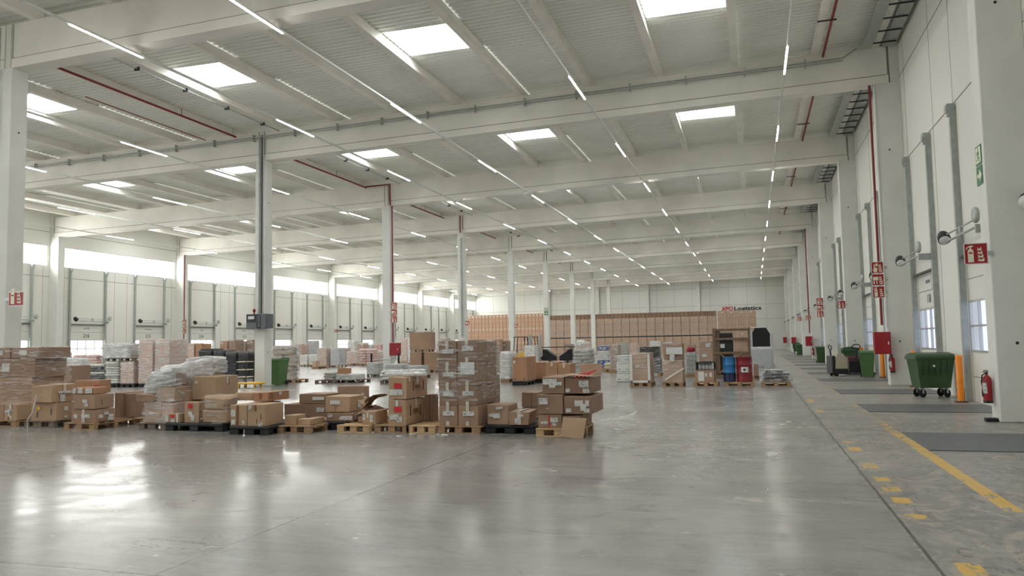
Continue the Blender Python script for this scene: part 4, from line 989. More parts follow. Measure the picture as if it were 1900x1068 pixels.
carton(13.6, z1+.002, 604, 649, 676, 734, 'large half-open carton with a white label, above the wide low one', 2, [('f', .2, .5, .36, .22, 'p'), ('f', .4, .02, .01, .35, 'b'), ('s', .5, .2, .2, .3, 'w')], tape=None)
x0_ = onY(627, 716, 15.05).x; x1_ = onY(679, 716, 15.05).x
t = thing('flat_box', ((x0_+x1_)/2, 15.1, .144), 'tall flat dark carton leaning behind the half-open one', 'box')
carton_parts(t, -(x1_-x0_)/2, (x1_-x0_)/2, -.08, .1, onY(650, 716, 15.0).z-.144, cart[0], [('f', .88, .1, .07, .6, 'p')], None)
pallet(-9.0+1.0, -7.0, 14.9-.7+.75, 15.6, 'wooden pallet hidden behind the flat dark carton', 'wood')
pc = onY(682, 752, 13.6)
t = thing('torn_cardboard', (pc.x, 13.7, .38), 'torn crumpled cardboard flaps between two carton stacks', 'cardboard')
def torn_sheet(w_, d_, seed):
    q = random.Random(seed); n, mm = 9, 6; vs = []; fs = []
    for j in range(mm):
        for i in range(n):
            e = .03 if i in (0, n-1) or j in (0, mm-1) else 0
            x = -w_/2+w_*i/(n-1)+q.uniform(-e, e); y = -d_/2+d_*j/(mm-1)+q.uniform(-e, e)
            vs.append((x, y, .10*math.sin(x*5+seed)+.04*math.sin(y*9+seed*2)+q.uniform(-.008, .008)))
    k = len(vs); vs += [(x, y, z-.008) for x, y, z in vs]
    for j in range(mm-1):
        for i in range(n-1):
            a = j*n+i; fs.append((a, a+1, a+n+1, a+n)); fs.append((k+a, k+a+n, k+a+n+1, k+a+1))
    rim = [i for i in range(n)]+[j*n+n-1 for j in range(1, mm)]+[(mm-1)*n+i for i in range(n-2, -1, -1)]+[j*n for j in range(mm-2, 0, -1)]
    for i in range(len(rim)): a, b2 = rim[i], rim[(i+1) % len(rim)]; fs.append((a, b2, k+b2, k+a))
    return MB().add(vs, fs)
for i, (a, b_, c, rx_, rz_) in enumerate([(-.10, 0, -.02, 10, -20), (.08, .02, .10, -24, 15), (.16, -.05, .20, -28, 25), (-.06, .08, .04, 26, 5), (.22, .1, .06, -8, -12)]):
    torn_sheet(.42, .3, i).xf(Matrix.Translation((a, b_, c)) @ Matrix.Rotation(math.radians(rz_), 4, 'Z') @ Matrix.Rotation(math.radians(rx_), 4, 'Y')).build('cardboard_flap', [cart[2], edge_m, cart[1]][i % 3], t, True)
zq = carton(13.5, .144, 664, 690, 700, 772, 'low carton holding the torn cardboard flaps', 1, [], tape=None, dep=.35)
pallet(-7.58, -6.9, 13.1, 14.2, 'orange-toned wooden pallet under the wedge-shaped carton', 'pale')
carton(13.25, .144, 673, 696, 719, 762, 'carton with torn white stickers left of the red-labelled tower', 2, [('f', .02, .35, .16, .4, 'w'), ('f', .35, .55, .1, .35, 'w'), ('f', .6, .2, .22, .5, 'w')], tape=None)
pallet(-6.86, -6.14, 13.2, 14.35, 'damaged dark wooden pallet under the red-labelled tower', 'wood')
z1 = carton(13.22, .144, 720.5, 753, 788, 741, 'lower carton of the tower with pink-red square labels', 2, [('f', .34, .52, .36, .2, 'r'), ('f', .1, .22, .42, .2, 'w'), ('f', .5, .12, .25, .2, 'w'), ('f', .44, .75, .12, .22, 'p'), ('s', .2, .35, .02, .4, 'k'), ('s', .72, .3, .02, .4, 'k'), ('s', .36, .45, .25, .14, 'b')], tape='y')
carton(13.26, z1+.003, 721.5, 755, 791, 698, 'upper carton of the tower with pink-red label and film on top', 2, [('f', .34, .5, .36, .2, 'r'), ('f', .06, .18, .65, .24, 'w'), ('s', .3, .35, .02, .4, 'k'), ('s', .78, .35, .02, .4, 'k'), ('s', .42, .45, .2, .14, 'b'), ('s', .1, .8, .06, .3, 'p'), ('s', .45, .7, .1, .3, 'p')], tape='y', rz=-2, wob=.015)
pc = onY(752, 694, 13.6)
t = thing('plastic_film', (pc.x, 13.62, pc.z-.03), 'crumpled clear film lying on the red-labelled tower', 'film')
for i in range(5): pillow(MB(), -.3+.14*i, random.uniform(-.1, .1), .03, .22, .3, .09, i).build('film_fold', film_thick, t, True)
pallet(-6.2, -5.62, 13.2, 14.3, 'pale empty wooden pallet between the tower and the tall stack', 'pale')
carton(13.95, .144, 788, 803, 811, 731, 'tall dark upright carton behind the pale pallet', 1, [('f', .6, .0, .05, .98, 'b')], tape=None, dep=.3)
pallet(-5.58, -4.78, 13.23, 14.43, 'dark pallet under the tallest wrapped carton stack', 'wood')
# the tall wrapped stack of eight cartons: cartons move together under the film
t = thing('wrapped_load', (-5.17, 13.85, .144), 'tallest wrapped stack in front, two columns of four brown cartons', 'wrapped pallet load')
Yf = 13.27
def zpx(v): return onY(848, v, Yf).z-.144
XA, XB, XC = onY(813, 720, Yf).x+5.17, onY(848, 720, Yf).x+5.17, onY(885.3, 720, Yf).x+5.17
for (a, b_, rws) in ((XA, XB, (794, 752.5, 717, 679, 632)), (XB+.01, XC, (794, 752.5, 715, 671, 631))):
    for i in range(4):
        z0, z1 = max(0, zpx(rws[i]))+.002, zpx(rws[i+1]); s_ = random.uniform(-.01, .01)
        b = MB().cbox(a+.004+s_, b_-.004+s_, -.58, .0 if i else .02, z0, z1, .008, .006).build('carton', cart[1 if i else 0], t, True)
        MB().cbox(a+.004+s_, b_-.004+s_, .03, .56, z0, z1-.02, .008, .006).build('carton', cart[1], t, True)
        xm = (a+b_)/2; MB().box(xm-.03, xm+.03, -.594, -.591, z1-.15, z1).box(xm-.03, xm+.03, -.594, -.591, z0, z0+.08).build('packing_tape', tape_m, b, True)
        if (i == 2 and a > XA+.1): MB().box(a+.06, a+.34, -.60, -.596, z0+.2, z0+.42).build('paper_sheet', plain_label, b, True)
        else: MB().box(xm-.09, xm+.13, -.60, -.596, z0+(z1-z0)*.5, z0+(z1-z0)*.5+.08).build('shipping_label', label_m, b, True)
shell(t, XA-.01, XC+.01, -.60, .58, zpx(631), film_thin, n=44, mlev=16, z0=.45)
zq = pallet(onY(893, 780, 14.85).x, onY(920, 780, 14.85).x, 14.85, 16.1, 'wooden pallet behind the tallest wrapped stack', 'wood')
zq = load_cartons(14.9, 895, 918, 929, 693, 'lower half of the wrapped carton pile behind the tallest stack', nx=1, nz=2, tone=1, wrap=film_thin)
load_cartons(14.95, 897, 917, 927, 636, 'upper grey wrapped cartons behind the tallest stack', zb=zq, nx=2, nz=3, tone=4, wrap=film_mid)
pallet(-4.72, -3.78, 13.38, 14.5, 'black plastic pallet under the pair of square cartons', 'black')
carton(13.4, .16, 904, 943, 960, 750, 'square carton with three labels, left of the pair on black pallet', 0, [('f', .42, .78, .26, .12, 'w'), ('f', .08, .4, .2, .14, 'w'), ('f', .28, .32, .28, .24, 'w')], tape=None, rz=1)
carton(13.36, .16, 945, 981, 996, 762, 'square carton with folded labels, right of the pair on black pallet', 0, [('f', .45, .6, .24, .18, 'w'), ('f', .28, .12, .26, .34, 'w'), ('s', .3, .6, .06, .1, 'r')], tape='x', wob=.015)
pallet(-4.76, -4.04, 15.1, 16.1, 'wooden pallet behind the pair of square cartons', 'wood')
z1 = carton(15.15, .144, 968, 999, 1003, 755, 'lower plain carton behind the pair of square ones', 1, [], tape=None, dep=.6)
carton(15.15, z1+.002, 968, 996, 1001, 727, 'upper plain carton with crossed tape behind the pair', 1, [('f', .62, .0, .04, .98, 'b')], tape=None, dep=.6)
pallet(-3.66, -2.88, 13.02, 14.2, 'wooden pallet under the rightmost foreground stack', 'pale')
z1 = carton(13.06, .144, 999, 1042, 1046, 768, 'bottom left carton of the rightmost stack, with pink tape', 0, [('f', .44, .0, .035, .97, 'r'), ('f', .1, .3, .28, .2, 'w'), ('f', .52, .45, .28, .3, 'w'), ('f', .6, .22, .14, .16, 'w')], tape=None, dep=1.0)
zb_ = carton(13.08, .144, 1044, 1076, 1094, 770, 'bottom right carton of the rightmost stack, label askew', 0, [('f', .03, .6, .18, .2, 'w'), ('f', .38, .5, .4, .28, 'w')], tape=None, dep=1.0)
t = thing('cardboard_flap', (onY(1060, 800, 12.95).x, 12.93, .0), 'loose pale cardboard sheet leaning on the bottom right carton', 'cardboard')
MB().cbox(-.17, .2, 0, .012, 0, .34, .003, .02).xf(Matrix.Rotation(math.radians(-12), 4, 'X') @ Matrix.Rotation(math.radians(6), 4, 'Y')).build('sheet', cart[2], t, True)
z1 = max(z1, zb_)+.003
z2 = carton(13.04, z1, 997, 1044, 1048, 731, 'middle left carton of the rightmost stack', 1, [('f', .06, .5, .3, .3, 'w'), ('f', .36, .28, .07, .03, 'p')], tape=None, dep=1.05)
z2b = carton(13.05, z1, 1046, 1097, 1108, 734, 'middle right carton of the rightmost stack with six labels', 1, [('f', .4, .45, .26, .3, 'w'), ('f', .6, .2, .18, .35, 'w'), ('f', .78, .45, .12, .3, 'w'), ('f', .08, .1, .16, .2, 'w'), ('f', .74, .1, .16, .2, 'w')], tape=None, dep=1.05)
z2 = max(z2, z2b)+.003
z3 = carton(13.12, z2, 1006, 1046, 1050, 698, 'top left carton of the rightmost stack covered with labels', 1, [('f', .03, .55, .56, .32, 'w'), ('f', .32, .35, .25, .2, 'w'), ('f', .62, .5, .24, .2, 'w')], tape=None, dep=1.0)
carton(13.14, z2, 1048, 1094, 1106, 699.5, 'top right carton of the rightmost stack under torn red tape', 1, [('f', .56, .4, .34, .4, 'w'), ('f', .72, .05, .24, .25, 'w'), ('f', .02, .1, .16, .22, 'w')], tape=None, dep=1.0)
pc = onY(1075, 697, 13.2)
t = thing('cardboard_flap', (pc.x, 13.35, z3+.0), 'open carton flap with torn red tape on the rightmost stack', 'cardboard')
MB().cbox(-.26, .22, -.28, .3, .012, .022, .003, .02).xf(Matrix.Rotation(math.radians(4), 4, 'Y')).build('flap', cart[2], t, True)
MB().cbox(-.06, .32, .2, .212, .0, .2, .003, .01).build('upright_flap', cart[4], t, True)
for i in range(3): MB().tube([(-.05+.06*i, -.31+.04*i, -.03), (.0+.08*i, -.1, .035), (.14+.05*i, .15, .06+.02*i)], .012, 6).build('red_tape', redtape, t, True)
for i, (u, v) in enumerate([(742, 809), (766, 805), (955, 802), (812, 806), (826, 807)]):
    p = onZ(u, v); tag(MB().cbox(p.x-.06, p.x+.05, p.y-.03, p.y+.03, 0, .012, .003, .006).build('paper_scrap', plain_label), 'white paper scrap on the floor, %s from left below the pallets' % ['first', 'second', 'fifth', 'third', 'fourth'][i], 'paper scrap', 'paper scraps')

# ---- second row, about 28 m away, and what stands behind it
def pal(Y, xl, xr, label=None, kind='wood', dep=1.2, z=0.):
    a, b_ = onY(xl, 700, Y).x, onY(xr, 700, Y).x
    return pallet(a, b_, Y, Y+dep, label, kind, z, detail=(Y < 34))
sackw = mat('white sack', (206, 206, 200), .6, var=.08, vscale=4, bump=.2, bscale=8)
sackb = mat('beige sack', (176, 164, 148), .6, var=.12, vscale=4, bump=.2, bscale=8)
sackp = mat('pink print sack', (206, 176, 168), .6, var=.2, vscale=6, bump=.2, bscale=8)
sackd = mat('dark sack', (52, 62, 62), .5, var=.2, vscale=4)
sackg = mat('grey paper sack', (168, 168, 158), .65, var=.08, vscale=3, bump=.15, bscale=8)
navy = mat('navy plastic', (28, 42, 70), .4)
greyc = mat('grey carton', (160, 162, 160), .6, var=.08, vscale=4)
ream = mat('grey ream', (176, 178, 180), .55, var=.06, vscale=4)
whitec = mat('white carton', (212, 212, 206), .6, var=.05, vscale=4)
bluec = mat('blue carton', (36, 70, 150), .5, var=.1)
# white container and cartons right behind the left foreground boxes
pal(19.8, 66, 95, 'wooden pallet under the small white container', dep=.8)
t = thing('white_container', (onY(79, 690, 19.9).x, 20.2, .144), 'white plastic container with an orange sticker behind the left cartons', 'container')
wq = onY(92, 690, 19.9).x-onY(66, 690, 19.9).x
hq = onY(79, 676, 19.9).z-.144
MB().cbox(-wq/2, wq/2, -.3, .35, 0, hq, .05, .01).build('container_body', white_m, t, True)
MB().box(-.05, .12, -.312, -.302, hq*.75, hq*.85).build('orange_sticker', orange_m, t, True)
MB().cbox(-wq/2-.01, wq/2+.01, -.31, .36, hq, hq+.05, .02).build('container_lid', sackw, t, True)
pal(18.9, 95, 146, 'wooden pallet under the plain carton behind the left foreground')
z1 = carton(19.0, .144, 95, 130, 147, 712, 'lower plain carton behind the left foreground stacks', 1, [], dep=.8, tape=None)
carton(19.0, z1+.002, 95, 130, 147, 678, 'upper plain brown carton with one small label, behind left stacks', 1, [('f', .02, .6, .08, .2, 'w'), ('f', .62, .7, .08, .25, 'b')], dep=.8, tape=None)
pal(23.8, 98, 150, 'wooden pallet under the pale shrink-wrapped crate')
load_cartons(23.9, 98, 150, 164, 664, 'pale shrink-wrapped crate behind the plain carton', nx=1, nz=1, tone=whitec, wrap=film_thick, lab=False)
pal(26.9, 72, 120, 'wooden pallet under the dark and white wrapped goods')
load_cartons(27.0, 72, 120, 132, 653, 'dark and white wrapped goods behind the white container', nx=2, nz=5, tone=greyc, wrap=film_thick)
pal(33, 135, 178, 'wooden pallet under pink printed sacks at left')
load_sacks(33, 135, 180, 188, 658, 'pink printed sacks behind the shrink-wrapped crate', nz=8, m_=sackp)
pal(30, 163, 190, 'wooden pallet under low black and white sacks')
load_sacks(30, 163, 190, 195, 675, 'low pile of black and white sacks at left', nz=7, nx=1, mix=[sackw, sackd, sackd])
pal(28.0, 195, 219, 'black pallet under the striped white sacks', 'black', dep=.9)
zA = load_sacks(28.0, 195, 219, 222, 671, 'striped stack of white sacks topped with navy plastic', nz=9, nx=1, zb=.16, mix=[sackw, sackw, sackw, sackw, sackg], dep=.8)
pal(28.0, 222, 250, 'black pallet under the narrow wrapped carton block', 'black', dep=.9)
zB = load_cartons(28.0, 223, 248, 255, 670, 'narrow wrapped carton block with dark right side', zb=.16, nx=2, nz=4, tone=5, wrap=film_mid, dep=.8)
zt = max(zA, zB)+.01
tp = pal(28.0, 195, 250, 'dark pallet carried on top of the two narrow blocks', 'grey', dep=.85, z=zt)
load_cartons(28.02, 193, 240, 256, 637, 'grey and white wrapped goods stacked on the two narrow blocks', zb=tp, nx=2, nz=4, tone=greyc, wrap=film_thick, dep=.9)
for i, (a, b_, c) in enumerate([(257, 284, 286), (287, 315, 348)]):
    pal(28.0, a, b_+(0 if i == 0 else 1), 'black pallet under the %s tall pale wrapped block' % ['narrow', 'wide'][i], 'black')
    load_cartons(28.0, a, b_, c, 629, '%s tall pale wrapped carton block behind the film heap' % ['narrow', 'wide'][i], zb=.16, nx=1 if i == 0 else 2, ny=1 if i == 0 else 2, nz=5, tone=5, wrap=film_mid, dep=None if i else 1.0)
pal(42, 348, 375, 'wooden pallet right of the tall pale blocks', 'wood')
load_cartons(42, 348, 360, 362, 636, 'pale carton stack right of the tall pale blocks', nx=1, nz=3, tone=5, wrap=film_thin, dep=1)
load_cartons(42, 362, 374, 376, 637, 'brown carton stack just left of the black wrapped pallets', nx=1, nz=3, tone=3, wrap=None, dep=1)
for i, (Y, a, b_, c, yt, w_) in enumerate([(38, 369, 394, 398, 647, 'first from left, highest'), (37.6, 396.5, 417, 420, 650, 'second from left'), (36, 419, 439.5, 441, 653, 'third from left'), (36, 441.5, 462, 471, 653, 'fourth from left beside the column')]):
    pal(Y, a, b_, 'black pallet under a black wrapped load, %s' % w_, 'black', dep=1.0)
    load_cartons(Y, a, b_, c, yt, 'black film wrapped pallet load, %s' % w_, zb=.16, nx=1, nz=2, tone=sackd, wrap=film_black, dep=1.0, lab=False)
t = thing('white_bag', (onY(388, 640, 38.5).x, 38.5, 0), None); bpy.data.objects.remove(t)
for i, (Y, a, b_, yt, tn) in enumerate([(46, 408, 422, 632, 3), (46, 424, 436, 630, 1), (47, 442, 455, 632, 5), (47, 457, 469, 630, 1)]):
    pal(Y, a, b_, 'pallet of cartons behind the black loads, %s from left' % ORD[i].replace('nearest', 'first'))
    load_cartons(Y, a, b_, b_+2, yt, 'brown carton stack behind the black wrapped loads, %s from left' % ORD[i].replace('nearest', 'first'), nx=2, nz=4, tone=tn, wrap=film_thin, dep=1.0)
pal(31.2, 504, 546, 'wooden pallet under the tall beige sack stack')
load_sacks(31.25, 504, 546, 555, 642, 'tall sagging stack of beige sacks right of the green bin', nz=8, nx=2, m_=sackb, wrap=film_mid, amp=.05)
# mid floor, left of centre
far = []
def far_load(Y, a, b_, yt, label, kind, tn=5, nz=4, nx=2, xb=None):
    pal(Y, a, b_, 'far pallet under the %s' % label, 'wood')
    if kind == 'c': load_cartons(Y, a, b_, xb or b_+2, yt, label, nx=nx, nz=nz, tone=tn, wrap=film_mid, dep=1.0)
    else: load_sacks(Y, a, b_, xb or b_+2, yt, label, nz=nz, m_=tn, dep=1.0)
far_load(58, 556, 570, 658, 'small white wrapped load left of the beige block', 'c', whitec, 2, 1)
far_load(58, 573, 588, 657, 'second small white wrapped load left of the beige block', 'c', whitec, 2, 1)
far_load(55, 590, 606, 645, 'plain beige block left of the grey reams', 'c', 4, 1, 1, 611)
far_load(55, 613, 630, 645, 'stack of grey paper reams', 'c', ream, 12, 1, 643)
pal(52, 578, 590, 'low pallet with a small parcel left of the beige block')
load_cartons(52, 579, 586, 588, 669, 'small parcel on a low pallet', nx=1, nz=1, tone=4, wrap=None, dep=.6)
far_load(60, 643, 663, 651, 'pink and white wrapped load right of the grey reams', 'c', 5, 4)
far_load(58, 665, 692, 647, 'rounded heap of pink printed sacks', 's', sackp, 6)
far_load(60, 694, 710, 650, 'pink and white load beside the third middle column', 'c', 5, 4)
rr = random.Random(3)
names_ = ['pink', 'white', 'brown', 'pale grey', 'red-printed']
tn_ = [5, whitec, 3, ream, mat('pink red carton', (196, 120, 110), .6, var=.3, vscale=8)]
far_px = [(510, 62), (530, 66), (548, 70), (569, 74), (600, 76), (628, 72), (645, 76), (662, 72), (678, 76), (694, 72), (742, 66), (756, 62), (815, 70), (830, 66)]
for i, (u, Y) in enumerate(far_px):
    while onY(u, 640, Y).x < -42.5: Y -= 1
    q = i % 5; hgt = rr.choice([1.5, 1.8, 2.0, 2.3]); a = onY(u, 640, Y); b_ = u+13
    t_ = onY(u, 640, Y); yt = 640
    # pixel height for the chosen real height
    lo, hi = 600, 660
    for _ in range(20):
        md = (lo+hi)/2
        if onY(u, md, Y).z > hgt: lo = md
        else: hi = md
    pal(Y, u, b_, 'distant pallet under the %s load, %s from left at the back' % (names_[q], ORD[i] if i < 13 else '%dth' % (i+1)))
    load_cartons(Y, u, b_, b_+2, lo, '%s distant wrapped load before the left docks, %s from left' % (names_[q], (ORD[i].replace('nearest', 'first') if i < 13 else '%dth' % (i+1))), nx=2, nz=4, tone=tn_[q], wrap=film_mid, dep=1.1)
pal(30.7, 584, 618, 'low wooden pallet with net-wrapped goods', 'grey')
load_sacks(30.8, 600, 618, 622, 691, 'net-wrapped crossed bundle on the low pallet', nz=3, nx=1, m_=sackg, dep=.7)
pal(30.9, 621, 664, 'low wooden pallet with grey film-wrapped trays', 'grey')
z1 = load_cartons(31.0, 622, 660, 668, 694, 'grey film-wrapped trays on the low pallet', nx=2, nz=1, tone=greyc, wrap=film_thick, dep=.9)
carton(31.1, z1+.002, 626, 645, 649, 682, 'small brown carton on the grey wrapped trays', 3, [], tape=None, dep=.35)
pal(37, 680, 702, 'wooden pallet under the grey striped block', 'grey', dep=1.0)
load_cartons(37, 680, 702, 711, 672, 'low grey striped wrapped block before the third column', nx=1, nz=7, tone=greyc, wrap=film_mid)
pal(36, 714, 748, 'wooden pallet under the dark wrapped trays', 'grey', dep=1.0)
load_cartons(36, 714, 748, 760, 675, 'low dark grey wrapped trays right of the third column', nx=2, nz=3, tone=greyc, wrap=film_mid)
pal(35.2, 755, 784, 'wooden pallet under the wrapped tray rows', 'grey', dep=1.0)
load_cartons(35.2, 755, 784, 796, 678, 'rows of small wrapped trays right of the dark ones', nx=4, nz=2, tone=greyc, wrap=film_mid)
pal(30.4, 705, 740, 'wooden pallet under slumped white sacks, left', 'grey', dep=1.0)
load_sacks(30.45, 705, 740, 746, 687, 'slumped white sacks behind the red-labelled tower, left', nz=3, nx=2, m_=sackw, wrap=film_thin, dep=1.0, amp=.06)
pal(31.6, 744, 772, 'wooden pallet under slumped white sacks, right', 'grey', dep=1.0)
load_sacks(31.65, 744, 772, 780, 686, 'slumped white sacks behind the red-labelled tower, right', nz=3, nx=2, m_=sackw, wrap=film_thin, dep=1.0, amp=.06)
zk = []
for (a, b_, c, w_) in ((760, 782, 784, 'left'), (786, 808, 812, 'right')):
    pal(43, a, b_, 'pallet under the %s dark brown carton left of the tall stack' % w_)
    zk.append(load_cartons(43, a, b_, c, 653, 'large dark brown carton, lower %s of three behind the tall stack' % w_, cat='box', name='big_carton', nx=1, nz=1, tone=0, wrap=None, dep=1.1, lab=False))
tp = pal(43, 762, 792, 'pallet between the lower and upper dark brown cartons', z=max(zk)+.005)
load_cartons(43, 759, 795, 797, 615, 'largest dark brown carton on top of two others', cat='box', name='big_carton', zb=tp, nx=1, nz=1, tone=0, wrap=None, dep=1.1, lab=False)
pal(31, 928, 944, 'wooden pallet under the white wrapped load behind the tall stack')
load_sacks(31, 928, 945, 950, 653, 'white tapering wrapped load right of the tall stack', nz=8, nx=1, m_=sackw, wrap=film_thick, dep=1.0)
pal(28.8, 950, 977, 'black pallet under the taller orange-brown carton', 'black')
carton(28.85, .16, 950.5, 977.5, 999, 661, 'taller orange-brown carton with printed marks, left of the pair', 3, [('f', .08, .74, .1, .1, 'p'), ('f', .1, .9, .07, .02, 'k'), ('f', .3, .9, .07, .02, 'k'), ('f', .8, .9, .07, .02, 'k'), ('f', .15, .06, .05, .05, 'k'), ('f', .78, .06, .05, .05, 'k')], tape=None)
pal(30.5, 980, 1006, 'black pallet under the shorter orange-brown carton', 'black')
carton(30.6, .16, 981, 1006.5, 1027, 671.5, 'shorter orange-brown carton with printed marks, right of the pair', 3, [('f', .08, .7, .1, .12, 'p'), ('f', .1, .9, .07, .02, 'k'), ('f', .5, .9, .07, .02, 'k'), ('f', .8, .9, .07, .02, 'k')], tape=None)
pal(26.5, 1013, 1062, 'wooden pallet under the two low cartons behind the right stack')
carton(26.6, .144, 1013, 1034, 1036, 671, 'low carton behind the rightmost stack, left one', 3, [], dep=.8)
carton(26.6, .144, 1035, 1058, 1069, 674, 'low carton behind the rightmost stack, right one', 3, [], dep=.8)
# black folded machine frame
bx_ = onY(1033, 660, 36).x
pal(36, 1006, 1060, 'wooden pallet under the black folding frame', 'wood', dep=1.0)
t = thing('folding_frame', (bx_, 36.4, .15), 'black folding machine frame shaped like a bow tie', 'machine')
zt_ = onY(1033, 643, 36.4).z-.15; zl = zt_-.66
for s_ in (-1, 1):
    MB().prism([(s_*.08, zl), (s_*.74, zl), (s_*.74, zl+.55), (s_*.62, zl+.55), (s_*.08, zl+.2)], lambda a, b_, d: (a, d, b_), -.25, .25).build('side_wing', black_m, t, True)
    MB().tube([(s_*.72, -.28, zl+.12), (s_*.72, .28, zl+.12)], .1, 12).tube([(s_*.6, -.28, zl+.42), (s_*.6, .28, zl+.42)], .11, 12).build('roller', rub, t, True)
    MB().cbox(s_*.45-.03, s_*.45+.03, -.2, .2, 0, zl, .01).build('leg', black_m, t, True)
MB().box(-.78, .78, -.27, -.23, zt_-.04, zt_).box(-.78, .78, .23, .27, zt_-.04, zt_).build('top_bar', black_m, t, True)
MB().box(-.02, .02, -.262, -.25, zl-.1, zt_).build('strap', cart[2], t, True)
pal(35, 1063, 1094, 'wooden pallet under the grey paper sack stack', 'wood')
load_sacks(35, 1063, 1094, 1107, 647, 'neat grey paper sack stack with loose film on top', nz=7, nx=2, m_=sackg, wrap=film_mid, dep=1.2)
t = thing('film_heap', (onY(1082, 640, 35.5).x, 35.6, onY(1082, 647, 35).z+.02), 'loose transparent film bunched on the grey sack stack', 'film')
pillow(MB(), 0, 0, .15, .8, .7, .35, 3).build('film_fold', film_mid, t, True); pillow(MB(), -.15, .1, .28, .4, .4, .25, 4).build('film_fold', film_thick, t, True)
pal(45, 1108, 1128, 'wooden pallet under the blue and white cartons')
z1 = load_cartons(45, 1108, 1128, 1131, 668, 'blue carton block at the bottom, left of the white foam boxes', nx=2, nz=2, tone=bluec, wrap=film_thin, dep=1.0)
z1 = load_cartons(45, 1108, 1128, 1131, 650, 'white carton block between the blue ones', zb=z1, nx=2, nz=3, tone=whitec, wrap=film_mid, dep=1.0)
load_cartons(45, 1108, 1127, 1130, 641, 'upper blue carton block', zb=z1, nx=2, nz=1, tone=bluec, wrap=film_mid, dep=1.0)
pal(40, 1131, 1148, 'wooden pallet under the brown wrapped carton left of the foam boxes')
load_cartons(40, 1131, 1147, 1151, 639, 'brown wrapped carton left of the white foam boxes', nx=1, nz=1, tone=0, wrap=film_mid, dep=1.0)
pal(41.2, 1121, 1141, 'wooden pallet under the small cream sack', dep=.8)
load_sacks(41.2, 1121, 1140, 1143, 673, 'small cream sack pile on a pallet', nz=2, nx=1, m_=mat('cream sack', (196, 190, 160), .6), dep=.7)
z_ = 0.
for i, (a, b_, yt, w_) in enumerate([(1144, 1167, 690, 'bottom'), (1144, 1168, 672, 'middle'), (1145, 1165, 659, 'top')]):
    A_, B_ = onY(a, yt, 31).x, onY(b_, yt, 31).x; zt_ = onY(b_, yt, 31).z
    t = thing('foam_box', ((A_+B_)/2, 31.3, z_), '%s white foam box of three beside the wrapped carton' % w_, 'box')
    MB().cbox(-(B_-A_)/2, (B_-A_)/2, -.3, .3, 0, zt_-z_-.004-.05, .03).build('box_body', white_m, t, True)
    MB().cbox(-(B_-A_)/2-.012, (B_-A_)/2+.012, -.31, .31, zt_-z_-.054, zt_-z_-.004, .02).build('lid', white_m, t, True)
    MB().box(-.2, -.1, -.305, -.298, .1, .12).box(.1, .2, -.305, -.298, .1, .12).build('grip_slot', dark_m, t, True); z_ = zt_
pal(27.85, 1169, 1208, 'dark wooden pallet under the white-cornered wrapped carton', 'wood')
z1 = load_cartons(27.9, 1170, 1207, 1217, 654, 'wrapped carton with white corner posts beside the foam boxes', nx=1, nz=1, tone=4, wrap=film_thin, dep=.95)
x0_, x1_ = onY(1170, 690, 27.88).x, onY(1207, 690, 27.88).x
t = thing('corner_posts', ((x0_+x1_)/2, 27.86, .144), 'white corner protectors strapped on the wrapped carton', 'corner posts')
for x in (-(x1_-x0_)/2+.02, (x1_-x0_)/2-.06): MB().cbox(x-.03, x+.05, -.02, .0, 0, z1-.2, .004).build('post', white_m, t, True)
MB().cbox(-(x1_-x0_)/2, (x1_-x0_)/2, -.02, 0, 0, .07, .004).build('post', white_m, t, True)
pal(27.85, 1228, 1267, 'dark wooden pallet under the tall wrapped carton with paper sheets', 'wood')
z1 = load_cartons(27.9, 1228.5, 1267, 1277, 667, 'lower wrapped carton, diagonal white tape, on its pallet', nx=1, nz=1, tone=4, wrap=film_thin, dep=.95)
z1 = load_cartons(27.95, 1229, 1266, 1273, 636, 'upper wrapped carton with large white paper sheets', zb=z1, nx=1, nz=1, tone=0, wrap=film_thin, dep=.9, lab=False)
pc = onY(1250, 648, 27.9)
t = thing('paper_sheets', (pc.x-.1, 27.9, pc.z-.12), 'large white paper sheets taped on the upper wrapped carton', 'paper')
MB().box(-.16, .40, -.03, -.022, -.05, .2).build('sheet', plain_label, t, True); MB().box(-.05, .12, -.034, -.03, -.3, -.02).build('sheet', label_m, t, True)
t = thing('white_tape', (onY(1250, 700, 27.9).x, 27.86, .45), 'diagonal white tape across the lower wrapped carton', 'tape')
MB().add([(-.3, 0, -.24), (.36, 0, .16), (.36, 0, .22), (-.3, 0, -.18), (-.3, -.006, -.24), (.36, -.006, .16), (.36, -.006, .22), (-.3, -.006, -.18)], [(0, 1, 2, 3), (4, 5, 6, 7), (0, 1, 5, 4), (2, 3, 7, 6), (1, 2, 6, 5), (3, 0, 4, 7)]).build('tape_strip', white_m, t, True)
pal(36, 1184, 1226, 'wooden pallet under the dark wrapped machine parts')
z1 = load_cartons(36, 1184, 1224, 1229, 664, 'silver film wrapped machine parts between two wrapped cartons', nx=2, nz=2, tone=dark_m, wrap=film_mid, dep=1.1, lab=False)
load_cartons(36, 1186, 1222, 1226, 642, 'dark ribbed machine block above the silver wrapped parts', zb=z1, nx=6, nz=2, tone=dark_m, wrap=film_thin, dep=.9, lab=False)
pal(35, 1272, 1291, 'wooden pallet under the small canned goods stack')
z1 = load_cartons(35, 1272, 1291, 1294, 653, 'stack of canned goods between carton and paint tins', nx=3, nz=5, tone=greyc, wrap=film_thin, dep=.8)
t = thing('red_bag', (onY(1281, 650, 35).x, 35.3, z1+.01), 'small red item on the canned goods stack', 'bag'); pillow(MB(), 0, 0, .11, .4, .3, .24, 2).build('bag_body', red_m, t, True)
pal(27.85, 1286, 1332, 'splintered wooden pallet under the paint tin stack', 'wood')
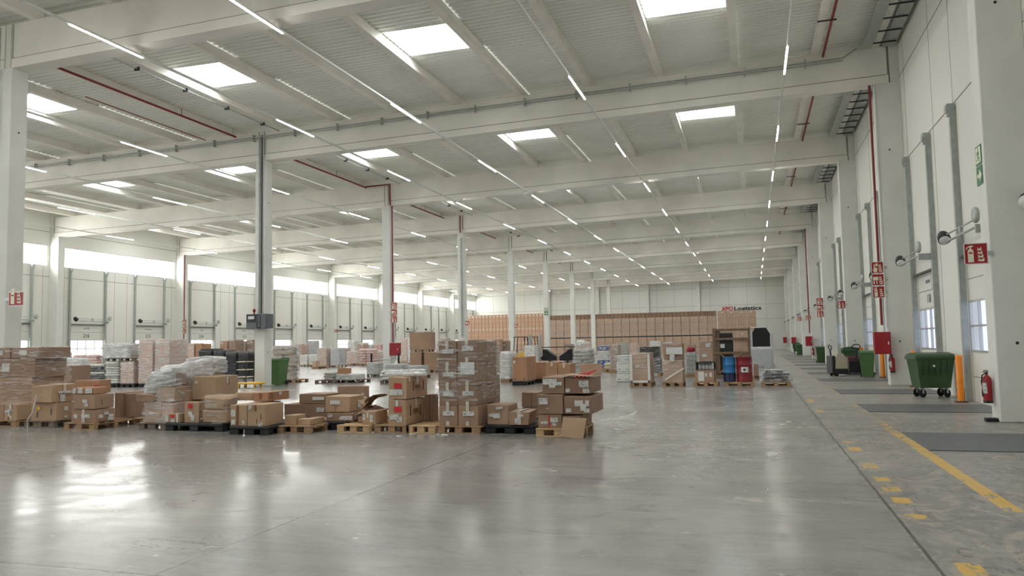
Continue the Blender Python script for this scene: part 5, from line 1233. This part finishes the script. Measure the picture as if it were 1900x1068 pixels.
z1 = carton(27.95, .144, 1290, 1325, 1329, 686.5, 'labelled carton at the bottom under the paint tins', 0, [('f', .14, .1, .28, .75, 'p'), ('f', .5, .45, .12, .3, 'w'), ('f', .74, .45, .12, .35, 'w')], tape=None, dep=.8)
pc = onY(1294, 686, 28.0)
for i in range(4):
    x = onY(1299+6.4*i, 680, 28.2).x
    t = thing('paint_tin', (x, 28.25, z1+.005), '%s silver paint tin from left in the row on the carton' % ORD[i].replace('nearest', 'first'), 'tin', 'paint tins')
    MB().lathe([(.058, 0), (.062, .01), (.062, .22), (.056, .235)], 0, 0, 16).build('tin_body', galv, t, True)
    MB().lathe([(.05, .235), (.054, .24), (.01, .245)], 0, 0, 16).build('lid', dark_m, t, True)
    MB().lathe([(.0635, .05), (.0636, .17)], 0, 0, 16).build('tin_label', plain_label, t, True)
zq = z1+.26
t = thing('tray_board', (onY(1309, 670, 28.2).x, 28.35, zq), 'black tray lying on the paint tins', 'tray'); MB().cbox(-.33, .33, -.35, .35, 0, .03, .005).build('tray_body', black_m, t, True)
for s_ in (-.3, .3):
    for q in (-.3, .3): MB().box(s_-.02, s_+.02, q-.02, q+.02, -.255, 0).build('tray_leg', black_m, t, True)
load_cartons(28.02, 1296, 1322, 1326, 631, 'wrapped brown carton above the paint tins', zb=zq+.035, nx=1, nz=2, tone=0, wrap=film_thin, dep=.8)
# crate with the dark cabinet
t = thing('machine_crate', (onY(1352, 690, 34).x, 34.6, 0), 'tall open timber crate with a dark cabinet inside, behind the drums', 'crate')
cx0, cx1 = onY(1323, 650, 34).x-t.location.x, onY(1393, 650, 34).x-t.location.x; ch = onY(1350, 608, 34).z
cw = mat('crate wood', (128, 106, 86), .8, var=.2, vscale=6)
MB().cbox(cx0, cx1, -.6, .6, 0.0, .14, .01).build('crate_base', cw, t, True)
for x in (cx0+.05, cx1-.05):
    for y in (-.55, .55): MB().cbox(x-.05, x+.05, y-.04, y+.04, .14, ch, .006).build('crate_post', cw, t, True)
for z in (ch-.08, ch*.78, ch*.5): MB().cbox(cx0, cx1, -.62, -.585, z-.05, z+.05, .006).build('crate_rail', cw, t, True)
for (a, b_) in (((cx0+.25, ch*.5), (cx1-.3, .2)), ((cx0+.25, .2), (cx1-.3, ch*.5))): MB().tube([(a[0], -.64, a[1]), (b_[0], -.64, b_[1])], .04, 4, smooth=False).build('crate_brace', cw, t, True)
MB().cbox(cx0+.3, cx1-.72, -.5, .45, .15, ch-.2, .02).build('machine_cabinet', dark_m, t, True)
MB().box(cx0+.3, cx0+.48, -.51, -.502, ch*.6, ch*.68).build('cabinet_label', plain_label, t, True)
MB().cbox(cx1-.68, cx1-.1, -.5, .45, .15, ch*.8, .02, .02).build('wrapped_side', cart[4], t, True)
MB().cbox(cx0+.1, cx0+.28, -.52, .45, .15, ch-.1, .02, .02).build('side_board', cw, t, True)
# drums
pal(27.85, 1344, 1400, 'wooden pallet under the blue and red drums', 'wood')
for (a, b_, m_, w_) in ((1341, 1365.5, mat('blue drum', (44, 120, 176), .35, var=.08), 'blue steel drum beside the red one on a pallet'), (1366, 1397, mat('red drum', (128, 26, 36), .35, var=.08), 'dark red steel drum with a white hazard label')):
    xa, xb_ = onY(a, 690, 28.2).x, onY(b_, 690, 28.2).x; r = min((xb_-xa)/2, .30)-.004; xm = (xa+xb_)/2; h = onY(a, 662, 28.2).z-.144
    t = thing('steel_drum', (xm, 28.32, .144), w_, 'drum')
    if w_.startswith('blue'):
        MB().lathe([(r-.01, 0), (r, .012), (r-.008, .03), (r-.008, h*.36)], 0, 0, 28).build('drum_base', mat('navy drum', (24, 44, 84), .35), t, True); zb_ = h*.36
    else: MB().lathe([(r-.01, 0), (r, .012), (r-.008, .03), (r-.008, h*.36)], 0, 0, 28).build('drum_base', m_, t, True); zb_ = h*.36
    MB().lathe([(r-.008, zb_), (r+.004, zb_+.015), (r-.008, zb_+.03), (r-.008, h*.66), (r+.004, h*.66+.015), (r-.008, h*.66+.03), (r-.008, h-.02), (r, h-.01), (r, h), (r-.02, h), (r-.02, h-.015), (.02, h-.015)], 0, 0, 28).build('drum_body', m_, t, True)
    if w_.startswith('dark red'):
        R_ = r+.003; A0 = -math.pi/2+.1
        q = MB(); vs = []
        for i in range(7): an = A0-.5+i*.15; vs += [(R_*math.cos(an), R_*math.sin(an), h*.38), (R_*math.cos(an), R_*math.sin(an), h*.60)]
        q.add(vs, [(2*i, 2*i+2, 2*i+3, 2*i+1) for i in range(6)]); q.build('hazard_label', plain_label, t, True)
        MB().prism([(0, -.05), (.05, 0), (0, .05), (-.05, 0)], lambda a, b_, d: (a, -R_-d, h*.49+b_), .002, .006).build('hazard_symbol', dark_m, t, True)
# tarp crate
t = thing('tarp_crate', (onY(1413, 680, 47).x, 47.8, 0), 'silver tarp covered crate with an open black hood on top', 'crate')
tw = (onY(1431, 650, 47).x-onY(1396, 650, 47).x)/2+.12; th_ = onY(1413, 608, 47).z; zl = onY(1413, 644, 47).z
MB().cbox(-tw, tw, -.75, .75, 0.05, zl, .04, .02).build('crate_body', sackg, t, True)
MB().cbox(-tw, tw, -.77, .77, 0.0, .06, .01).build('crate_base', wood_m, t, True)
shell(t, -tw-.01, tw+.01, -.77, .77, zl+.02, film_tarp, name='tarp', n=44, mlev=8, amp=.05)
MB().prism([(-tw+.2, zl), (tw-.15, zl), (tw-.1, th_-.35), (tw-.3, th_), (-tw+.35, th_), (-tw+.2, th_-.3)], lambda a, b_, d: (a, d, b_), -.7, .6).build('hood', black_m, t, True)
MB().cbox(tw-.14, tw+.05, -.72, .6, zl, th_-.3, .04, .03).cbox(-tw+.1, tw-.3, -.72, .6, th_, th_+.05, .02, .02).cbox(-tw, -tw+.22, -.72, .6, zl, th_-.1, .04, .03).build('hood_cover', film_tarp, t, True)
pal(33, 1397, 1412, 'wooden pallet under the small olive box', dep=.8)
carton(33, .144, 1398, 1407, 1410, 675, 'small olive-brown box between drums and wrapped fittings', 1, [], tape=None, dep=.5)
pal(27.9, 1412, 1468, 'wooden pallet under the wrapped ring-shaped fittings', 'wood')
x0_, x1_, y0_, y1_, H_ = rect(27.95, 1411, 1468, 1476, 689, .144, 1.0)
t = thing('wrapped_fittings', ((x0_+x1_)/2, 28.45, .144), 'mound of grey ring fittings under clear film, right of the drums', 'wrapped pallet load'); w2 = (x1_-x0_)/2
fit = mat('grey fitting', (186, 188, 182), .5, var=.25, vscale=9)
for j in range(4):
    for i in range((9, 8, 9, 6)[j]):
        x = -w2+.1+(2*w2-.2)*(i+(0, .5, 0, 1)[j])/8; z = .08+j*H_/4.0
        q = MB()
        for a in range(1): q.lathe([(.055, -.35), (.074, -.35), (.074, .35), (.055, .35)], 0, 0, 12).xf(Matrix.Translation((x, -.05, z)) @ Matrix.Rotation(math.pi/2, 4, 'X'))
        q.build('fitting', fit, t, True)
        MB().lathe([(.02, 0), (.04, .004), (.02, .008)], 0, 0, 10).xf(Matrix.Translation((x, -.41, z)) @ Matrix.Rotation(math.pi/2, 4, 'X')).build('fitting_bore', dark_m, t, True)
shell(t, -w2-.02, w2+.02, -.5, .5, H_, film_mid, n=44, mlev=10, amp=.05, topf=lambda x, y: H_*(1-.35*(abs(x)/w2)**3)+.02)
# distant machines and cartons
for i, (u, Y, m_) in enumerate([(966, 60, yellow_m), (985, 62, alu)]):
    x = onY(u, 650, Y).x
    t = thing('forklift', (x, Y, 0), ['distant yellow forklift between the middle columns', 'distant grey and white lift truck right of the yellow one'][i], 'forklift')
    MB().prism([(-.9, .15), (.7, .15), (.7, .9), (.2, .95), (.1, .75), (-.4, .75), (-.5, 1.05), (-.9, 1.0)], lambda a, b_, d: (a, d, b_), -.5, .5).build('chassis', m_, t, True)
    for (a, b_) in ((-.45, -.45), (-.45, .45), (.55, -.45), (.55, .45)): MB().tube([(a, b_, .9), (a*.8, b_, 2.1)], .035, 6).build('guard_post', dark_m, t, True)
    MB().cbox(-.45, .55, -.5, .5, 2.1, 2.16, .01).build('roof_guard', dark_m, t, True)
    for q in (-.3, .3): MB().cbox(.75, .87, q-.05, q+.05, .05, 2.3, .01).build('mast', galv, t, True)
    for (a, b_, r) in ((-.55, -.42, .25), (-.55, .42, .25), (.45, -.45, .3), (.45, .45, .3)): MB().tube([(a, b_-.09, r), (a, b_+.09, r)], r, 16).build('wheel', rub, t, True)
    for q in (-.25, .25): MB().box(.87, 1.9, q-.05, q+.05, .06, .1).build('fork', dark_m, t, True)
for i, (Y, a, b_, yt, tn, lb) in enumerate([(55, 914, 926, 629, 3, 'tall brown carton behind the wrapped pile'), (56, 929, 940, 632, 1, 'shorter brown carton behind the wrapped pile'), (52, 972, 992, 640, whitec, 'white film heap before the distant machines'), (56, 1045, 1060, 638, 1, 'brown carton right of the distant machines'), (50, 1168, 1182, 636, 5, 'pale carton behind the white-cornered one'), (52, 1276, 1290, 640, 1, 'far brown carton before the big wall of cartons'), (50, 1230, 1248, 634, ream, 'far wrapped frame behind the paper-sheet carton'), (60, 1150, 1164, 634, sackg, 'distant grey load left of the pale carton'), (62, 1205, 1224, 632, whitec, 'distant white load before the wall of cartons')]):
    pal(Y, a, b_, 'pallet below the %s' % lb); load_cartons(Y, a, b_, b_+2, yt, lb, nx=1, nz=2, tone=tn, wrap=film_thin, dep=1.0)

# ---- the wall of packs in front of the far wall
def far_stack(x0, n, w_, z0, z1, Y, tn, label, group, dots=False, wrap=None, dep=1.1):
    root = None
    for i in range(n):
        x = x0+w_*i
        if root is None:
            t = thing('carton_pack', (x+w_/2, Y+dep/2, z0), label, 'carton pack', group)
            MB().cbox(-w_/2+.025, w_/2-.025, -dep/2, dep/2, 0, z1-z0-.01, .02, .01).build('pack_body', cart[tn], t, True)
            s_ = MB().box(-.006, .006, -dep/2-.006, -dep/2+.002, .02, z1-z0-.03)
            for f in (.33, .66): s_.box(-w_/2+.03, w_/2-.03, -dep/2-.006, -dep/2+.002, (z1-z0)*f-.008, (z1-z0)*f+.008)
            s_.build('carton_seam', edge_m, t, True)
            if dots: MB().box(-.10, .10, -dep/2-.012, -dep/2-.006, (z1-z0)-.33, (z1-z0)-.16).build('shipping_label', plain_label, t, True)
            if wrap: shell(t, -w_/2+.055, w_/2-.055, -dep/2, dep/2, z1-z0-.02, wrap, n=16, mlev=6, amp=.015)
            root = t
        else:
            c = copy_tree(root); c.location = (x+w_/2, Y+dep/2, z0)
    return root
YB = 108.
def X8(u): return onY(u, 610, YB).x
z_line, z_up, z_cap = 2.33, 4.86, 5.55
# left part: two tiers of narrow orange cartons with small white labels
nl = 22; xl_ = X8(868); wl_ = (X8(1014)-xl_)/nl
far_stack(xl_, nl, wl_, 0, 2.0, YB, 6, 'narrow orange carton pack with white label, bottom tier of the far left wall of boxes', 'far left packs, bottom tier', True)
far_stack(xl_, nl, wl_, 2.0, 4.0, YB, 6, 'narrow orange carton pack with white label, middle tier of the far left wall of boxes', 'far left packs, middle tier', True)
far_stack(xl_, nl, wl_, 4.0, 5.9, YB, 6, 'narrow orange carton pack with white label, top tier of the far left wall of boxes', 'far left packs, top tier', True)
nr = 20; xr_ = X8(1017); wr_ = (X8(1330)-xr_)/nr
far_stack(xr_, nr, wr_, 0, z_line-.14, YB, 4, 'pale brown pack in the bottom tier of the long far wall of boxes', 'far packs, bottom tier')
t = thing('long_platform', ((xr_+X8(1330))/2, YB+.6, z_line-.14), 'long black pallet line between the far tiers of boxes', 'platform')
MB().box(xr_-t.location.x, X8(1330)-t.location.x, -.6, .6, 0, .13).build('platform_deck', black_m, t, True)
far_stack(xr_, nr, wr_, z_line, z_up, YB, 4, 'tall wrapped pale brown pack in the upper tier of the long far wall of boxes', 'far packs, upper tier', wrap=film_thin)
far_stack(xr_, 44, (X8(1330)-xr_)/44, z_up, z_cap, YB+.1, 1, 'small dark brown carton in the top row of the long far wall of boxes', 'far packs, top row', dep=.9)
far_stack(X8(1332), 4, (X8(1404)-X8(1332))/4, 0, 2.6, YB, 4, 'pack at the right end of the far wall of boxes, bottom tier', 'right end packs, bottom tier', True)
far_stack(X8(1332), 4, (X8(1404)-X8(1332))/4, 2.6, 5.5, YB, 4, 'pack at the right end of the far wall of boxes, top tier', 'right end packs, top tier', True)
